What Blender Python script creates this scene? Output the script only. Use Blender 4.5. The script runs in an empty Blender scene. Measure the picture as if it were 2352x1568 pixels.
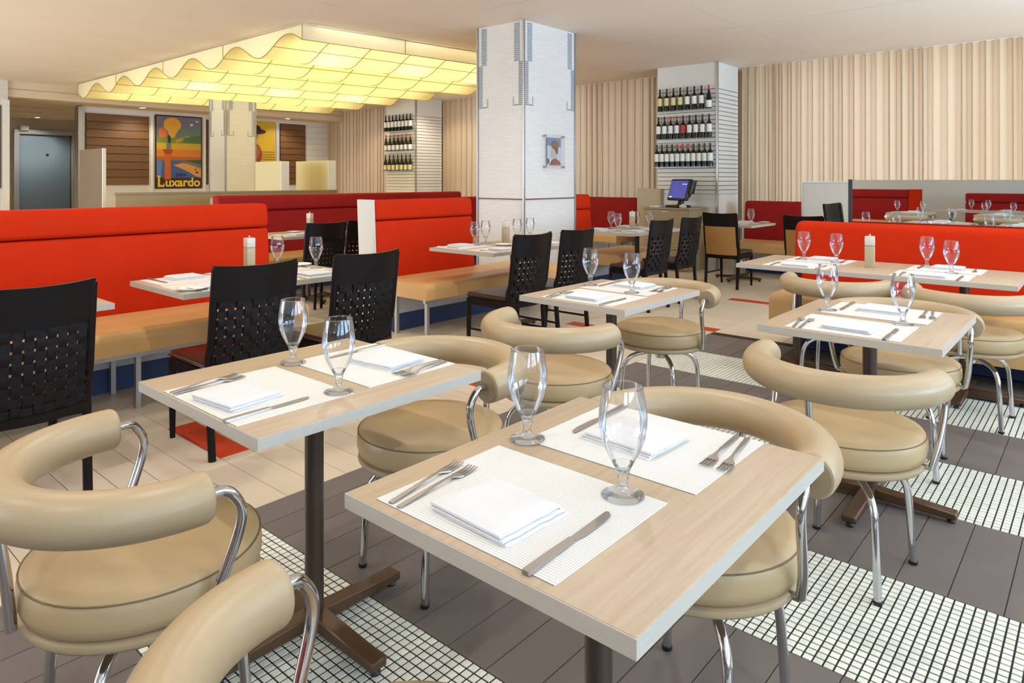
import bpy, bmesh, math, random
from mathutils import Vector, Matrix, noise
R = math.radians
PI = math.pi
random.seed(7)
S = bpy.context.scene
COL = S.collection

# ------------------------------------------------------------------ camera
EYE = 1.335
CEIL = 3.095
cam_d = bpy.data.cameras.new('camera')
cam = bpy.data.objects.new('camera', cam_d)
COL.objects.link(cam)
cam_d.sensor_width = 36.0
cam_d.lens = 36.0 * 1580 / 2352
cam_d.shift_y = -372 / 2352
cam_d.clip_start = 0.02
cam.location = (0, 0, EYE)
cam.rotation_euler = (R(90), 0, R(-48.99))
S.camera = cam

# ------------------------------------------------------------------ world, exposure
S.view_settings.view_transform = 'Standard'
S.view_settings.look = 'None'
S.view_settings.exposure = 0.34
S.view_settings.gamma = 1.0
S.view_settings.use_curve_mapping = False
S.cycles.use_denoising = True
S.cycles.max_bounces = 10
S.cycles.diffuse_bounces = 5
S.cycles.glossy_bounces = 5
S.cycles.transmission_bounces = 8
S.cycles.transparent_max_bounces = 24
S.cycles.caustics_reflective = False
S.cycles.caustics_refractive = False
S.cycles.sample_clamp_indirect = 4.0
S.cycles.sample_clamp_direct = 10.0

w = bpy.data.worlds.new('world')
S.world = w
w.use_nodes = True
bg = w.node_tree.nodes['Background']
bg.inputs[0].default_value = (0.75, 0.86, 1.0, 1)
bg.inputs[1].default_value = 1.6

def area(name, loc, rot, sx, sy, power, color, spread=180):
    d = bpy.data.lights.new(name, 'AREA')
    d.shape = 'RECTANGLE'
    d.size, d.size_y = sx, sy
    d.energy = power
    d.color = color
    d.spread = R(spread)
    o = bpy.data.objects.new(name, d)
    o.location = loc
    o.rotation_euler = rot
    COL.objects.link(o)
    return o

# daylight at the street windows in the right wall, behind the curtains, and from the entrance side
WIN_X = [-3.4, 0.2, 3.8, 7.4]
for i, x in enumerate(WIN_X):
    area('window_daylight', (x, -4.52, 1.55), (R(158 if i == 3 else 148), 0, 0), 2.6, 2.3, (190, 200, 300, 600)[i], (0.48, 0.71, 1.0))
WIN_Y = [7.0, 10.0, 13.0]
for y in WIN_Y:
    area('window_daylight', (-5.5, y, 1.55), (0, R(-128), 0), 2.3, 2.6, 190, (0.74, 0.87, 1.0))
for y0, y1, pw in [(-3.0, 4.2, 9), (5.8, 10.8, 6), (12.6, 15.2, 4)]:
    area('curtain_daylight', (10.9, (y0 + y1) / 2, 1.7), (0, R(90), 0), 2.6, y1 - y0, pw * (y1 - y0), (0.86, 0.93, 1.0))

def spot(loc, power, angle=150, r=0.045, color=(1.0, 0.91, 0.79)):
    d = bpy.data.lights.new('downlight_lamp', 'SPOT')
    d.energy = power
    d.color = color
    d.spot_size = R(angle)
    d.spot_blend = 0.6
    d.shadow_soft_size = r
    o = bpy.data.objects.new('downlight_lamp', d)
    o.location = loc
    COL.objects.link(o)
    return o

DOWN = [(-1.1, -1.0), (-1.1, 1.75), (-1.1, 3.7), (0.8, -1.0), (0.8, 1.75), (0.8, 3.75), (2.7, -1.0), (2.75, 1.75),
        (2.7, 3.75), (4.55, -0.8), (4.5, 1.35), (4.6, 3.55), (6.6, 0.0), (6.55, 1.9)]
for x, y in DOWN:
    spot((x, y, CEIL - 0.03), 37)

# ------------------------------------------------------------------ helpers
def lin(c):
    out = []
    for v in c[:3]:
        v /= 255.0
        out.append(v / 12.92 if v <= 0.04045 else ((v + 0.055) / 1.055) ** 2.4)
    return (out[0], out[1], out[2], 1.0)

MATS = {}
def mat(name, color, rough=0.5, metal=0.0, noise_amt=0.0, noise_scale=20.0, bump=0.0, bump_scale=200.0, stretch=(1, 1, 1),
        spec=0.5, coat=0.0, emit=None, emit_s=0.0, sheen=0.0, vary=0.0):
    if name in MATS:
        return MATS[name]
    m = bpy.data.materials.new(name)
    m.use_nodes = True
    nt = m.node_tree
    b = nt.nodes['Principled BSDF']
    c = lin(color)
    b.inputs['Base Color'].default_value = c
    b.inputs['Roughness'].default_value = rough
    b.inputs['Metallic'].default_value = metal
    b.inputs['Specular IOR Level'].default_value = spec
    b.inputs['Coat Weight'].default_value = coat
    b.inputs['Sheen Weight'].default_value = sheen
    if emit:
        b.inputs['Emission Color'].default_value = lin(emit)
        b.inputs['Emission Strength'].default_value = emit_s
    tc = nt.nodes.new('ShaderNodeTexCoord')
    mp = nt.nodes.new('ShaderNodeMapping')
    mp.inputs['Scale'].default_value = stretch
    nt.links.new(tc.outputs['Object'], mp.inputs[0])
    last = None
    if noise_amt > 0:
        n = nt.nodes.new('ShaderNodeTexNoise')
        n.inputs['Scale'].default_value = noise_scale
        n.inputs['Detail'].default_value = 5
        nt.links.new(mp.outputs[0], n.inputs['Vector'])
        r = nt.nodes.new('ShaderNodeMapRange')
        r.inputs['From Min'].default_value = 0.3
        r.inputs['From Max'].default_value = 0.7
        r.inputs['To Min'].default_value = 1 - noise_amt
        r.inputs['To Max'].default_value = 1 + noise_amt
        nt.links.new(n.outputs['Fac'], r.inputs['Value'])
        last = r.outputs[0]
    if vary > 0:
        oi = nt.nodes.new('ShaderNodeObjectInfo')
        r2 = nt.nodes.new('ShaderNodeMapRange')
        r2.inputs['To Min'].default_value = 1 - vary
        r2.inputs['To Max'].default_value = 1 + vary
        nt.links.new(oi.outputs['Random'], r2.inputs['Value'])
        if last is None:
            last = r2.outputs[0]
        else:
            mu = nt.nodes.new('ShaderNodeMath')
            mu.operation = 'MULTIPLY'
            nt.links.new(last, mu.inputs[0])
            nt.links.new(r2.outputs[0], mu.inputs[1])
            last = mu.outputs[0]
    if last is not None:
        v = nt.nodes.new('ShaderNodeVectorMath')
        v.operation = 'SCALE'
        v.inputs[0].default_value = c[:3]
        nt.links.new(last, v.inputs['Scale'])
        nt.links.new(v.outputs[0], b.inputs['Base Color'])
    if bump > 0:
        n2 = nt.nodes.new('ShaderNodeTexNoise')
        n2.inputs['Scale'].default_value = bump_scale
        n2.inputs['Detail'].default_value = 3
        nt.links.new(mp.outputs[0], n2.inputs['Vector'])
        bp = nt.nodes.new('ShaderNodeBump')
        bp.inputs['Strength'].default_value = bump
        bp.inputs['Distance'].default_value = 0.002
        nt.links.new(n2.outputs['Fac'], bp.inputs['Height'])
        nt.links.new(bp.outputs[0], b.inputs['Normal'])
    MATS[name] = m
    return m

def link(name, mesh, m, parent=None, loc=(0, 0, 0), rot=(0, 0, 0)):
    o = bpy.data.objects.new(name, mesh)
    if m is not None and not mesh.materials:
        mesh.materials.append(m)
    COL.objects.link(o)
    if m is not None and mesh.materials[0] is not m:
        o.material_slots[0].link = 'OBJECT'
        o.material_slots[0].material = m
    o.parent = parent
    o.location = loc
    o.rotation_euler = rot
    return o

def tag(o, label=None, cat=None, group=None, kind=None):
    if label: o['label'] = label
    if cat: o['category'] = cat
    if group: o['group'] = group
    if kind: o['kind'] = kind
    return o

def thing(name, label, cat, loc=(0, 0, 0), rz=0.0, group=None):
    o = bpy.data.objects.new(name, None)
    o.empty_display_size = 0.1
    COL.objects.link(o)
    o.location = loc
    o.rotation_euler = (0, 0, rz)
    return tag(o, label, cat, group)

def dup(root, loc, rz, label, group=None, scale=1.0):
    def cp(o, par):
        c = o.copy()
        COL.objects.link(c)
        c.parent = par
        for ch in o.children:
            cp(ch, c)
        return c
    r = cp(root, None)
    r.location = loc
    r.rotation_euler = (0, 0, rz)
    r.scale = (scale, scale, scale)
    r['label'] = label
    if group: r['group'] = group
    return r

def to_mesh(bm, name, smooth=False, angle=40):
    me = bpy.data.meshes.new(name)
    bmesh.ops.recalc_face_normals(bm, faces=bm.faces)
    bm.to_mesh(me)
    bm.free()
    if smooth:
        for p in me.polygons:
            p.use_smooth = True
        try:
            me.set_sharp_from_angle(angle=R(angle))
        except Exception:
            pass
    return me

def bm_box(bm, lo, hi, bev=0.0, seg=2):
    x0, y0, z0 = lo
    x1, y1, z1 = hi
    vs = [bm.verts.new(p) for p in [(x0, y0, z0), (x1, y0, z0), (x1, y1, z0), (x0, y1, z0), (x0, y0, z1), (x1, y0, z1), (x1, y1, z1), (x0, y1, z1)]]
    fs = [bm.faces.new([vs[i] for i in f]) for f in [(0, 3, 2, 1), (4, 5, 6, 7), (0, 1, 5, 4), (1, 2, 6, 5), (2, 3, 7, 6), (3, 0, 4, 7)]]
    if bev > 0:
        es = list({e for f in fs for e in f.edges})
        bmesh.ops.bevel(bm, geom=es, offset=bev, segments=seg, profile=0.5, affect='EDGES')
    return vs

def box(name, lo, hi, m, parent=None, bev=0.0, seg=2, smooth=None):
    bm = bmesh.new()
    bm_box(bm, lo, hi, bev, seg)
    return link(name, to_mesh(bm, name, bev > 0 if smooth is None else smooth), m, parent)

def bm_lathe(bm, prof, n=24, center=(0, 0, 0), axis='z', close=True):
    cx, cy, cz = center
    rings = []
    for r, z in prof:
        if r < 1e-6:
            rings.append([bm.verts.new((cx, cy, cz + z))])
        else:
            rings.append([bm.verts.new((cx + r * math.cos(2 * PI * i / n), cy + r * math.sin(2 * PI * i / n), cz + z)) for i in range(n)])
    for a, b in zip(rings[:-1], rings[1:]):
        for i in range(n):
            j = (i + 1) % n
            if len(a) == 1 and len(b) == 1:
                continue
            if len(a) == 1:
                bm.faces.new((a[0], b[i], b[j]))
            elif len(b) == 1:
                bm.faces.new((a[i], a[j], b[0]))
            else:
                bm.faces.new((a[i], a[j], b[j], b[i]))

def lathe(name, prof, m, parent=None, n=24, center=(0, 0, 0), angle=40):
    bm = bmesh.new()
    bm_lathe(bm, prof, n, center)
    return link(name, to_mesh(bm, name, True, angle), m, parent)

def catmull(pts, k=6):
    P = [Vector(p) for p in pts]
    out = []
    for i in range(len(P) - 1):
        p0 = P[max(i - 1, 0)]; p1 = P[i]; p2 = P[i + 1]; p3 = P[min(i + 2, len(P) - 1)]
        for j in range(k):
            t = j / k
            out.append(0.5 * ((2 * p1) + (p2 - p0) * t + (2 * p0 - 5 * p1 + 4 * p2 - p3) * t * t + (3 * p1 - p0 - 3 * p2 + p3) * t ** 3))
    out.append(P[-1])
    return out

def bm_tube(bm, pts, rad, n=10, cap=True, scales=None):
    P = [Vector(p) for p in pts]
    tang = []
    for i in range(len(P)):
        a = P[max(i - 1, 0)]; b = P[min(i + 1, len(P) - 1)]
        tang.append((b - a).normalized())
    up = Vector((0, 0, 1)) if abs(tang[0].z) < 0.9 else Vector((1, 0, 0))
    nrm = (up - tang[0] * up.dot(tang[0])).normalized()
    rings = []
    for i in range(len(P)):
        nrm = (nrm - tang[i] * nrm.dot(tang[i])).normalized()
        bn = tang[i].cross(nrm)
        r = rad * (scales[i] if scales else 1.0)
        rings.append([bm.verts.new(P[i] + (nrm * math.cos(2 * PI * k / n) + bn * math.sin(2 * PI * k / n)) * r) for k in range(n)])
    for a, b in zip(rings[:-1], rings[1:]):
        for k in range(n):
            j = (k + 1) % n
            bm.faces.new((a[k], a[j], b[j], b[k]))
    if cap:
        bm.faces.new(rings[0])
        bm.faces.new(rings[-1])

def tube(name, pts, rad, m, parent=None, n=10, scales=None, angle=50):
    bm = bmesh.new()
    bm_tube(bm, pts, rad, n, True, scales)
    return link(name, to_mesh(bm, name, True, angle), m, parent)

def prism(name, poly, z0, z1, m, parent=None, axis='z'):
    """polygon extruded along an axis: 'z' -> (x,y), 'y' -> (x,z) drawn on a wall facing -y, 'x' -> (y,z)"""
    bm = bmesh.new()
    def P(u, v, d):
        return (u, v, d) if axis == 'z' else ((u, d, v) if axis == 'y' else (d, u, v))
    a = [bm.verts.new(P(u, v, z0)) for u, v in poly]
    b = [bm.verts.new(P(u, v, z1)) for u, v in poly]
    bm.faces.new(a)
    bm.faces.new(b)
    n = len(poly)
    for i in range(n):
        j = (i + 1) % n
        bm.faces.new((a[i], a[j], b[j], b[i]))
    return link(name, to_mesh(bm, name), m, parent)

# ------------------------------------------------------------------ materials
M_ceil = mat('ceiling_paint', (240, 226, 210), 0.9, noise_amt=0.02, noise_scale=1.5)
M_white = mat('white_paint', (228, 222, 212), 0.6)
M_plank = mat('white_planks', (226, 221, 212), 0.5, vary=0.03)
M_cream = mat('cream_planks', (212, 194, 162), 0.55, vary=0.04)
M_chrome = mat('chrome', (205, 205, 208), 0.10, 1.0)
M_steel = mat('brushed_steel', (186, 188, 192), 0.42, 0.75, noise_amt=0.06, noise_scale=8, stretch=(1, 1, 40))
M_cutlery = mat('cutlery_steel', (164, 159, 154), 0.36, 1.0)
M_alu = mat('aluminium', (176, 174, 172), 0.38, 0.85)
M_tan = mat('tan_leather', (170, 149, 117), 0.36, bump=0.10, bump_scale=260, spec=0.45)
M_tanseat = mat('tan_leather_seat', (180, 154, 114), 0.42, bump=0.10, bump_scale=260, noise_amt=0.02, noise_scale=6, spec=0.4)
M_tancap = mat('tan_leather_cap', (160, 142, 112), 0.5)
M_pipe = mat('dark_piping', (112, 94, 66), 0.5)
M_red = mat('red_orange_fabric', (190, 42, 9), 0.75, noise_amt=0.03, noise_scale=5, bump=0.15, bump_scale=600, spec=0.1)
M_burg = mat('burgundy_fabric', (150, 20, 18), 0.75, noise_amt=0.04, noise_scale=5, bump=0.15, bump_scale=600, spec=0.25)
M_bench = mat('tan_vinyl', (212, 168, 110), 0.38, noise_amt=0.03, noise_scale=4, spec=0.4)
M_benchdark = mat('bench_side_vinyl', (120, 96, 72), 0.5)
M_navy = mat('navy_plinth', (44, 62, 102), 0.5)
M_dark = mat('dark_stained_wood', (22, 15, 13), 0.42, noise_amt=0.25, noise_scale=12, stretch=(1, 1, 10), spec=0.18)
M_weave = mat('dark_woven_leather', (25, 20, 20), 0.55, bump=0.2, bump_scale=300, spec=0.15)
M_brownseat = mat('brown_leather', (56, 31, 23), 0.32, bump=0.08, bump_scale=200)
M_bronze = mat('bronze_column', (74, 60, 52), 0.34, 0.35)
M_bronzefoot = mat('bronze_foot', (92, 68, 48), 0.4, 0.45)
M_black = mat('black_plastic', (26, 27, 31), 0.4)
M_darktile = mat('dark_floor_tile', (112, 104, 99), 0.6, noise_amt=0.04, noise_scale=3, vary=0.06, spec=0.22)
M_lighttile = mat('light_floor_tile', (212, 198, 176), 0.36, noise_amt=0.03, noise_scale=4, vary=0.03, spec=0.3)
M_orangetile = mat('orange_floor_tile', (196, 60, 20), 0.4, noise_amt=0.05, noise_scale=6, vary=0.05)
M_mosaic = mat('mosaic_tile', (226, 227, 214), 0.4, vary=0.08, noise_amt=0.08, noise_scale=30, spec=0.35)
M_grout = mat('dark_grout', (34, 31, 28), 0.8)
M_lgrout = mat('light_grout', (150, 138, 120), 0.8)
M_napkin = mat('white_linen', (208, 208, 211), 0.85, bump=0.15, bump_scale=500, sheen=0.1)
M_china = mat('white_china', (236, 234, 228), 0.2)
M_screenpanel = mat('cream_laminate', (222, 208, 160), 0.5)
M_tanlam = mat('tan_laminate', (156, 136, 98), 0.55, noise_amt=0.03, noise_scale=3)
M_greylam = mat('grey_laminate', (206, 202, 192), 0.5)
M_slat = mat('walnut_slat', (112, 76, 44), 0.5, noise_amt=0.2, noise_scale=6, stretch=(0.6, 1, 14), vary=0.12)
M_cabwood = mat('grey_brown_wood', (158, 136, 108), 0.5, noise_amt=0.18, noise_scale=5, stretch=(1, 0.5, 14))
M_mill = mat('mill_wood', (176, 160, 130), 0.45, noise_amt=0.05, noise_scale=20, stretch=(1, 1, 0.2))
M_millcap = mat('mill_cap', (206, 198, 184), 0.4)
M_bottle = mat('dark_bottle_glass', (16, 18, 14), 0.12, spec=0.5)
M_lblwhite = mat('white_label', (232, 232, 224), 0.6)
M_lblyellow = mat('yellow_label', (222, 206, 150), 0.6)
M_lblred = mat('red_label', (196, 52, 48), 0.6)
M_capblack = mat('black_capsule', (22, 20, 20), 0.4)
M_capred = mat('red_capsule', (178, 44, 40), 0.4)
M_tannback = mat('tan_upholstery', (160, 118, 62), 0.6)
M_lamp = mat('lamp_glow', (255, 250, 240), 0.5, emit=(255, 246, 230), emit_s=8.0)
M_screen = mat('lit_screen', (30, 32, 70), 0.2, emit=(58, 64, 150), emit_s=0.9)
M_screenlit = mat('lit_screen_buttons', (200, 205, 230), 0.3, emit=(190, 200, 235), emit_s=0.8)
M_rail = mat('dark_red_rail', (120, 74, 64), 0.5)
M_chip = mat('grey_glass_chip', (158, 164, 170), 0.25)

def wood_mat():
    m = bpy.data.materials.new('pale_oak')
    m.use_nodes = True
    nt = m.node_tree
    b = nt.nodes['Principled BSDF']
    b.inputs['Roughness'].default_value = 0.42
    b.inputs['Specular IOR Level'].default_value = 0.4
    tc = nt.nodes.new('ShaderNodeTexCoord')
    mp = nt.nodes.new('ShaderNodeMapping')
    mp.inputs['Scale'].default_value = (1.2, 26, 26)
    nt.links.new(tc.outputs['Object'], mp.inputs[0])
    n = nt.nodes.new('ShaderNodeTexNoise')
    n.inputs['Scale'].default_value = 3.0
    n.inputs['Detail'].default_value = 8
    n.inputs['Roughness'].default_value = 0.62
    n.inputs['Distortion'].default_value = 0.5
    nt.links.new(mp.outputs[0], n.inputs['Vector'])
    cr = nt.nodes.new('ShaderNodeValToRGB')
    e = cr.color_ramp.elements
    e[0].position = 0.28; e[0].color = lin((166, 144, 119))
    e[1].position = 0.62; e[1].color = lin((178, 158, 133))
    nt.links.new(n.outputs['Fac'], cr.inputs[0])
    nt.links.new(cr.outputs[0], b.inputs['Base Color'])
    bp = nt.nodes.new('ShaderNodeBump')
    bp.inputs['Strength'].default_value = 0.12
    bp.inputs['Distance'].default_value = 0.001
    nt.links.new(n.outputs['Fac'], bp.inputs['Height'])
    nt.links.new(bp.outputs[0], b.inputs['Normal'])
    return m
M_oak = wood_mat()
M_oakedge = mat('pale_oak_edge', (180, 172, 160), 0.5, noise_amt=0.06, noise_scale=10, stretch=(3, 3, 60))

def mat_mesh_weave():
    m = bpy.data.materials.new('white_mesh_vinyl')
    m.use_nodes = True
    nt = m.node_tree
    b = nt.nodes['Principled BSDF']
    b.inputs['Roughness'].default_value = 0.6
    tc = nt.nodes.new('ShaderNodeTexCoord')
    br = nt.nodes.new('ShaderNodeTexBrick')
    br.offset = 0.0
    br.inputs['Color1'].default_value = lin((240, 238, 234))
    br.inputs['Color2'].default_value = lin((234, 232, 228))
    br.inputs['Mortar'].default_value = lin((142, 136, 128))
    br.inputs['Scale'].default_value = 1.0
    br.inputs['Mortar Size'].default_value = 0.00042
    br.inputs['Mortar Smooth'].default_value = 0.2
    br.inputs['Brick Width'].default_value = 0.0062
    br.inputs['Row Height'].default_value = 0.0046
    nt.links.new(tc.outputs['Object'], br.inputs['Vector'])
    nt.links.new(br.outputs['Color'], b.inputs['Base Color'])
    return m
M_matweave = mat_mesh_weave()

def thin_glass(nm='clear_thin_glass', tint=(0.975, 0.982, 0.98, 1), lo=0.025, hi=0.85, bl=0.3):
    m = bpy.data.materials.new(nm)
    m.use_nodes = True
    nt = m.node_tree
    nt.nodes.remove(nt.nodes['Principled BSDF'])
    out = nt.nodes['Material Output']
    tr = nt.nodes.new('ShaderNodeBsdfTransparent')
    tr.inputs[0].default_value = tint
    gl = nt.nodes.new('ShaderNodeBsdfGlossy')
    gl.inputs['Roughness'].default_value = 0.02
    gl.inputs[0].default_value = (0.95, 0.97, 1, 1)
    lw = nt.nodes.new('ShaderNodeLayerWeight')
    lw.inputs[0].default_value = bl
    mr = nt.nodes.new('ShaderNodeMapRange')
    mr.inputs['To Min'].default_value = lo
    mr.inputs['To Max'].default_value = hi
    nt.links.new(lw.outputs['Fresnel'], mr.inputs['Value'])
    mx = nt.nodes.new('ShaderNodeMixShader')
    nt.links.new(mr.outputs[0], mx.inputs[0])
    nt.links.new(tr.outputs[0], mx.inputs[1])
    nt.links.new(gl.outputs[0], mx.inputs[2])
    nt.links.new(mx.outputs[0], out.inputs[0])
    return m
M_glass = thin_glass()
M_solidglass = thin_glass('thick_clear_glass', (0.98, 0.988, 0.984, 1), 0.02, 0.9, 0.33)
M_mirror = mat('mirror_silver', (225, 228, 226), 0.01, 1.0)
M_acrylic = thin_glass('clear_acrylic', (0.97, 0.98, 0.985, 1), 0.03, 0.3, 0.2)

def translucent(name, col, trans, mix, rough_bump=0.0):
    m = bpy.data.materials.new(name)
    m.use_nodes = True
    nt = m.node_tree
    nt.nodes.remove(nt.nodes['Principled BSDF'])
    out = nt.nodes['Material Output']
    d = nt.nodes.new('ShaderNodeBsdfDiffuse')
    d.inputs[0].default_value = lin(col)
    t = nt.nodes.new('ShaderNodeBsdfTranslucent')
    t.inputs[0].default_value = lin(trans)
    mx = nt.nodes.new('ShaderNodeMixShader')
    mx.inputs[0].default_value = mix
    nt.links.new(d.outputs[0], mx.inputs[1])
    nt.links.new(t.outputs[0], mx.inputs[2])
    nt.links.new(mx.outputs[0], out.inputs[0])
    return m
M_curtain = translucent('beige_sheer_curtain', (206, 182, 152), (236, 222, 202), 0.42)
M_membrane = translucent('yellow_lit_fabric', (242, 236, 188), (255, 245, 180), 0.60)
M_skirt = translucent('cream_lit_fabric', (238, 230, 204), (255, 246, 214), 0.5)

# ------------------------------------------------------------------ floor
floor = box('floor', (-5.6, -4.7, -0.05), (10.9, 22.0, -0.002), M_grout)
tag(floor, kind='structure')
def tile_mesh(name, sx, sy, h=0.002, ch=0.0008):
    bm = bmesh.new()
    a = [bm.verts.new((x * sx / 2, y * sy / 2, -h)) for x, y in ((-1, -1), (1, -1), (1, 1), (-1, 1))]
    b = [bm.verts.new((x * (sx / 2 - ch), y * (sy / 2 - ch), 0)) for x, y in ((-1, -1), (1, -1), (1, 1), (-1, 1))]
    bm.faces.new(b)
    for i in range(4):
        j = (i + 1) % 4
        bm.faces.new((a[i], a[j], b[j], b[i]))
    return to_mesh(bm, name)
PER = 1.208
X0 = 0.775
MW = 0.59
PITCH = MW / 21
# dark tiles between the mosaic strips (long side along x)
TM_d = tile_mesh('dark_floor_tile', PER - MW - 0.003, 0.1455)
Y_B = 2.62
nd = 0
for k in range(-1, 4):
    xa = X0 + k * PER + MW
    for r in range(28):
        y = Y_B - 0.0742 - r * 0.1484
        if nd < 290:
            link('dark_floor_tile', TM_d, M_darktile, floor, (xa + (PER - MW) / 2, y, 0)); nd += 1
# the rest of the dark field outside the view, joined
bm = bmesh.new()
bm_box(bm, (-5.5, -4.6, -0.006), (X0 - PER + MW, Y_B, 0.0))
bm_box(bm, (X0 + 4 * PER + 0.001, -4.6, -0.006), (5.65, -1.6, 0.0))
bm_box(bm, (X0 - PER + MW, -4.6, -0.006), (X0 + 4 * PER, Y_B - 28 * 0.1484, 0.0))
o = link('far_dark_tiles', to_mesh(bm, 'far_dark_tiles'), M_darktile, floor)
o['kind'] = 'stuff'
# mosaic strips
TM_m = tile_mesh('mosaic_tile', PITCH - 0.005, PITCH - 0.005, 0.002, 0.0006)
def px_of(x, y, h=0.0):
    c_, s_ = math.cos(R(41.01)), math.sin(R(41.01))
    X = s_ * x - c_ * y
    Z = c_ * x + s_ * y
    if Z < 0.2: return None
    return 1176 + 1580 * X / Z, 412 + 1580 * (EYE - h) / Z
cells = []
for k in range(0, 4):
    for i in range(21):
        for j in range(148):
            x = X0 + k * PER + (i + 0.5) * PITCH
            y = Y_B - (j + 0.5) * PITCH
            cells.append((x, y))
near = []
for q, (x, y) in enumerate(cells):
    p = px_of(x, y)
    if p and 0 < p[1] < 1568 and 745 < p[0] < 2352 and not (1290 < p[0] < 1560):
        near.append((x * 0.7546 + y * 0.656, q))
near.sort()
near_ids = {q for _, q in near[:300]}
bm = bmesh.new()
rnd = random.Random(3)
for q, (x, y) in enumerate(cells):
    if q in near_ids:
        link('mosaic_tile', TM_m, M_mosaic, floor, (x, y, rnd.uniform(-0.0004, 0.0004)))
    else:
        s = (PITCH - 0.005) / 2
        dz = rnd.uniform(-0.0004, 0.0004)
        a = [bm.verts.new((x + u * s, y + v * s, -0.002)) for u, v in ((-1, -1), (1, -1), (1, 1), (-1, 1))]
        b = [bm.verts.new((x + u * (s - 0.0006), y + v * (s - 0.0006), dz)) for u, v in ((-1, -1), (1, -1), (1, 1), (-1, 1))]
        bm.faces.new(b)
        for i in range(4):
            bm.faces.new((a[i], a[(i + 1) % 4], b[(i + 1) % 4], b[i]))
o = link('mosaic_field', to_mesh(bm, 'mosaic_field'), M_mosaic, floor)
o['kind'] = 'stuff'
# light tiles of the aisle (long side along y) with scattered orange ones
TM_l = tile_mesh('light_floor_tile', 0.1455, 0.592)
TM_o = tile_mesh('orange_floor_tile', 0.1455, 0.592)
orange = {(9, 1), (20, 0), (37, 0), (48, 0), (33, 1)}
for i in range(0, 62):
    x = 0.24 + (i + 0.5) * 0.1478
    for r in range(-2 if i > 36 else 0, 3):
        y = Y_B + 0.298 + r * 0.596
        if (i, r) in orange:
            link('orange_floor_tile', TM_o, M_orangetile, floor, (x, y, 0))
        else:
            link('light_floor_tile', TM_l, M_lighttile, floor, (x, y, 0))
bm = bmesh.new()
bm_box(bm, (-5.5, Y_B + 0.002, -0.006), (0.238, 21.9, -0.0005))
bm_box(bm, (0.24, Y_B + 3 * 0.596, -0.006), (10.4, 21.9, -0.0005))
bm_box(bm, (0.24 + 62 * 0.1478, Y_B - 2 * 0.596, -0.006), (10.4, Y_B + 3 * 0.596, -0.0005))
bm_box(bm, (0.24 + 37 * 0.1478 + 0.002, -4.6, -0.006), (10.4, Y_B - 2 * 0.596 - 0.002, -0.0005))
o = link('far_light_tiles', to_mesh(bm, 'far_light_tiles'), M_lighttile, floor)
o['kind'] = 'stuff'

# ------------------------------------------------------------------ ceiling and walls
ceiling = box('ceiling', (-5.6, -4.7, CEIL), (10.95, 22.0, CEIL + 0.08), M_ceil)
tag(ceiling, kind='structure')
bm = bmesh.new()
for x in (5.2, 7.7):
    bm_box(bm, (x, -4.6, CEIL - 0.0012), (x + 0.006, 5.0, CEIL + 0.001))
for y in (3.2, 5.9):
    bm_box(bm, (1.5, y, CEIL - 0.0012), (10.4, y + 0.006, CEIL + 0.001))
link('board_joint', to_mesh(bm, 'board_joint'), mat('joint_paint', (205, 190, 174), 0.9), ceiling)

# solid wall behind the curtains; area lamps before it stand in for window light
WX = 10.95
wb = box('wall_back', (WX, -4.7, 0), (WX + 0.15, 22, CEIL), M_white); tag(wb, kind='structure')
# left (entrance) wall, right window wall
bm = bmesh.new()
bm_box(bm, (-5.75, -4.7, 0), (-5.6, 22, 0.35))
bm_box(bm, (-5.75, -4.7, 2.75), (-5.6, 22, CEIL))
ys = [-4.7] + [v for y in WIN_Y for v in (y - 1.4, y + 1.4)] + [22]
for a, b in zip(ys[0::2], ys[1::2]):
    bm_box(bm, (-5.75, a, 0.35), (-5.6, b, 2.75))
wl = link('wall_left', to_mesh(bm, 'wall_left'), M_white); tag(wl, kind='structure')
bm = bmesh.new()
bm_box(bm, (-5.6, -4.75, 0), (WX, -4.6, 0.35))
bm_box(bm, (-5.6, -4.75, 2.75), (WX, -4.6, CEIL))
xs = [-5.6] + [v for x in WIN_X for v in (x - 1.4, x + 1.4)] + [WX]
for a, b in zip(xs[0::2], xs[1::2]):
    bm_box(bm, (a, -4.75, 0.35), (b, -4.6, 2.75))
wr = link('wall_right', to_mesh(bm, 'wall_right'), M_white); tag(wr, kind='structure')
for i, (x, y, rz) in enumerate([(x, -4.68, 0) for x in WIN_X] + [(-5.68, y, R(90)) for y in WIN_Y]):
    wn = thing('window_%d' % (i + 1), None, None, (x, y, 0.35), rz); tag(wn, kind='structure')
    bm = bmesh.new()
    for lo, hi in [((-1.4, -0.03, 0), (-1.34, 0.03, 2.4)), ((1.34, -0.03, 0), (1.4, 0.03, 2.4)), ((-1.34, -0.03, 0), (1.34, 0.03, 0.06)),
                   ((-1.34, -0.03, 2.34), (1.34, 0.03, 2.4)), ((-0.025, -0.03, 0.06), (0.025, 0.03, 2.34))]:
        bm_box(bm, lo, hi)
    link('window_frame', to_mesh(bm, 'window_frame'), M_alu, wn)
    for s in (-1, 1):
        box('pane', (min(s * 0.03, s * 1.34), -0.004, 0.06), (max(s * 0.03, s * 1.34), 0.004, 2.34), M_glass, wn)

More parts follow.
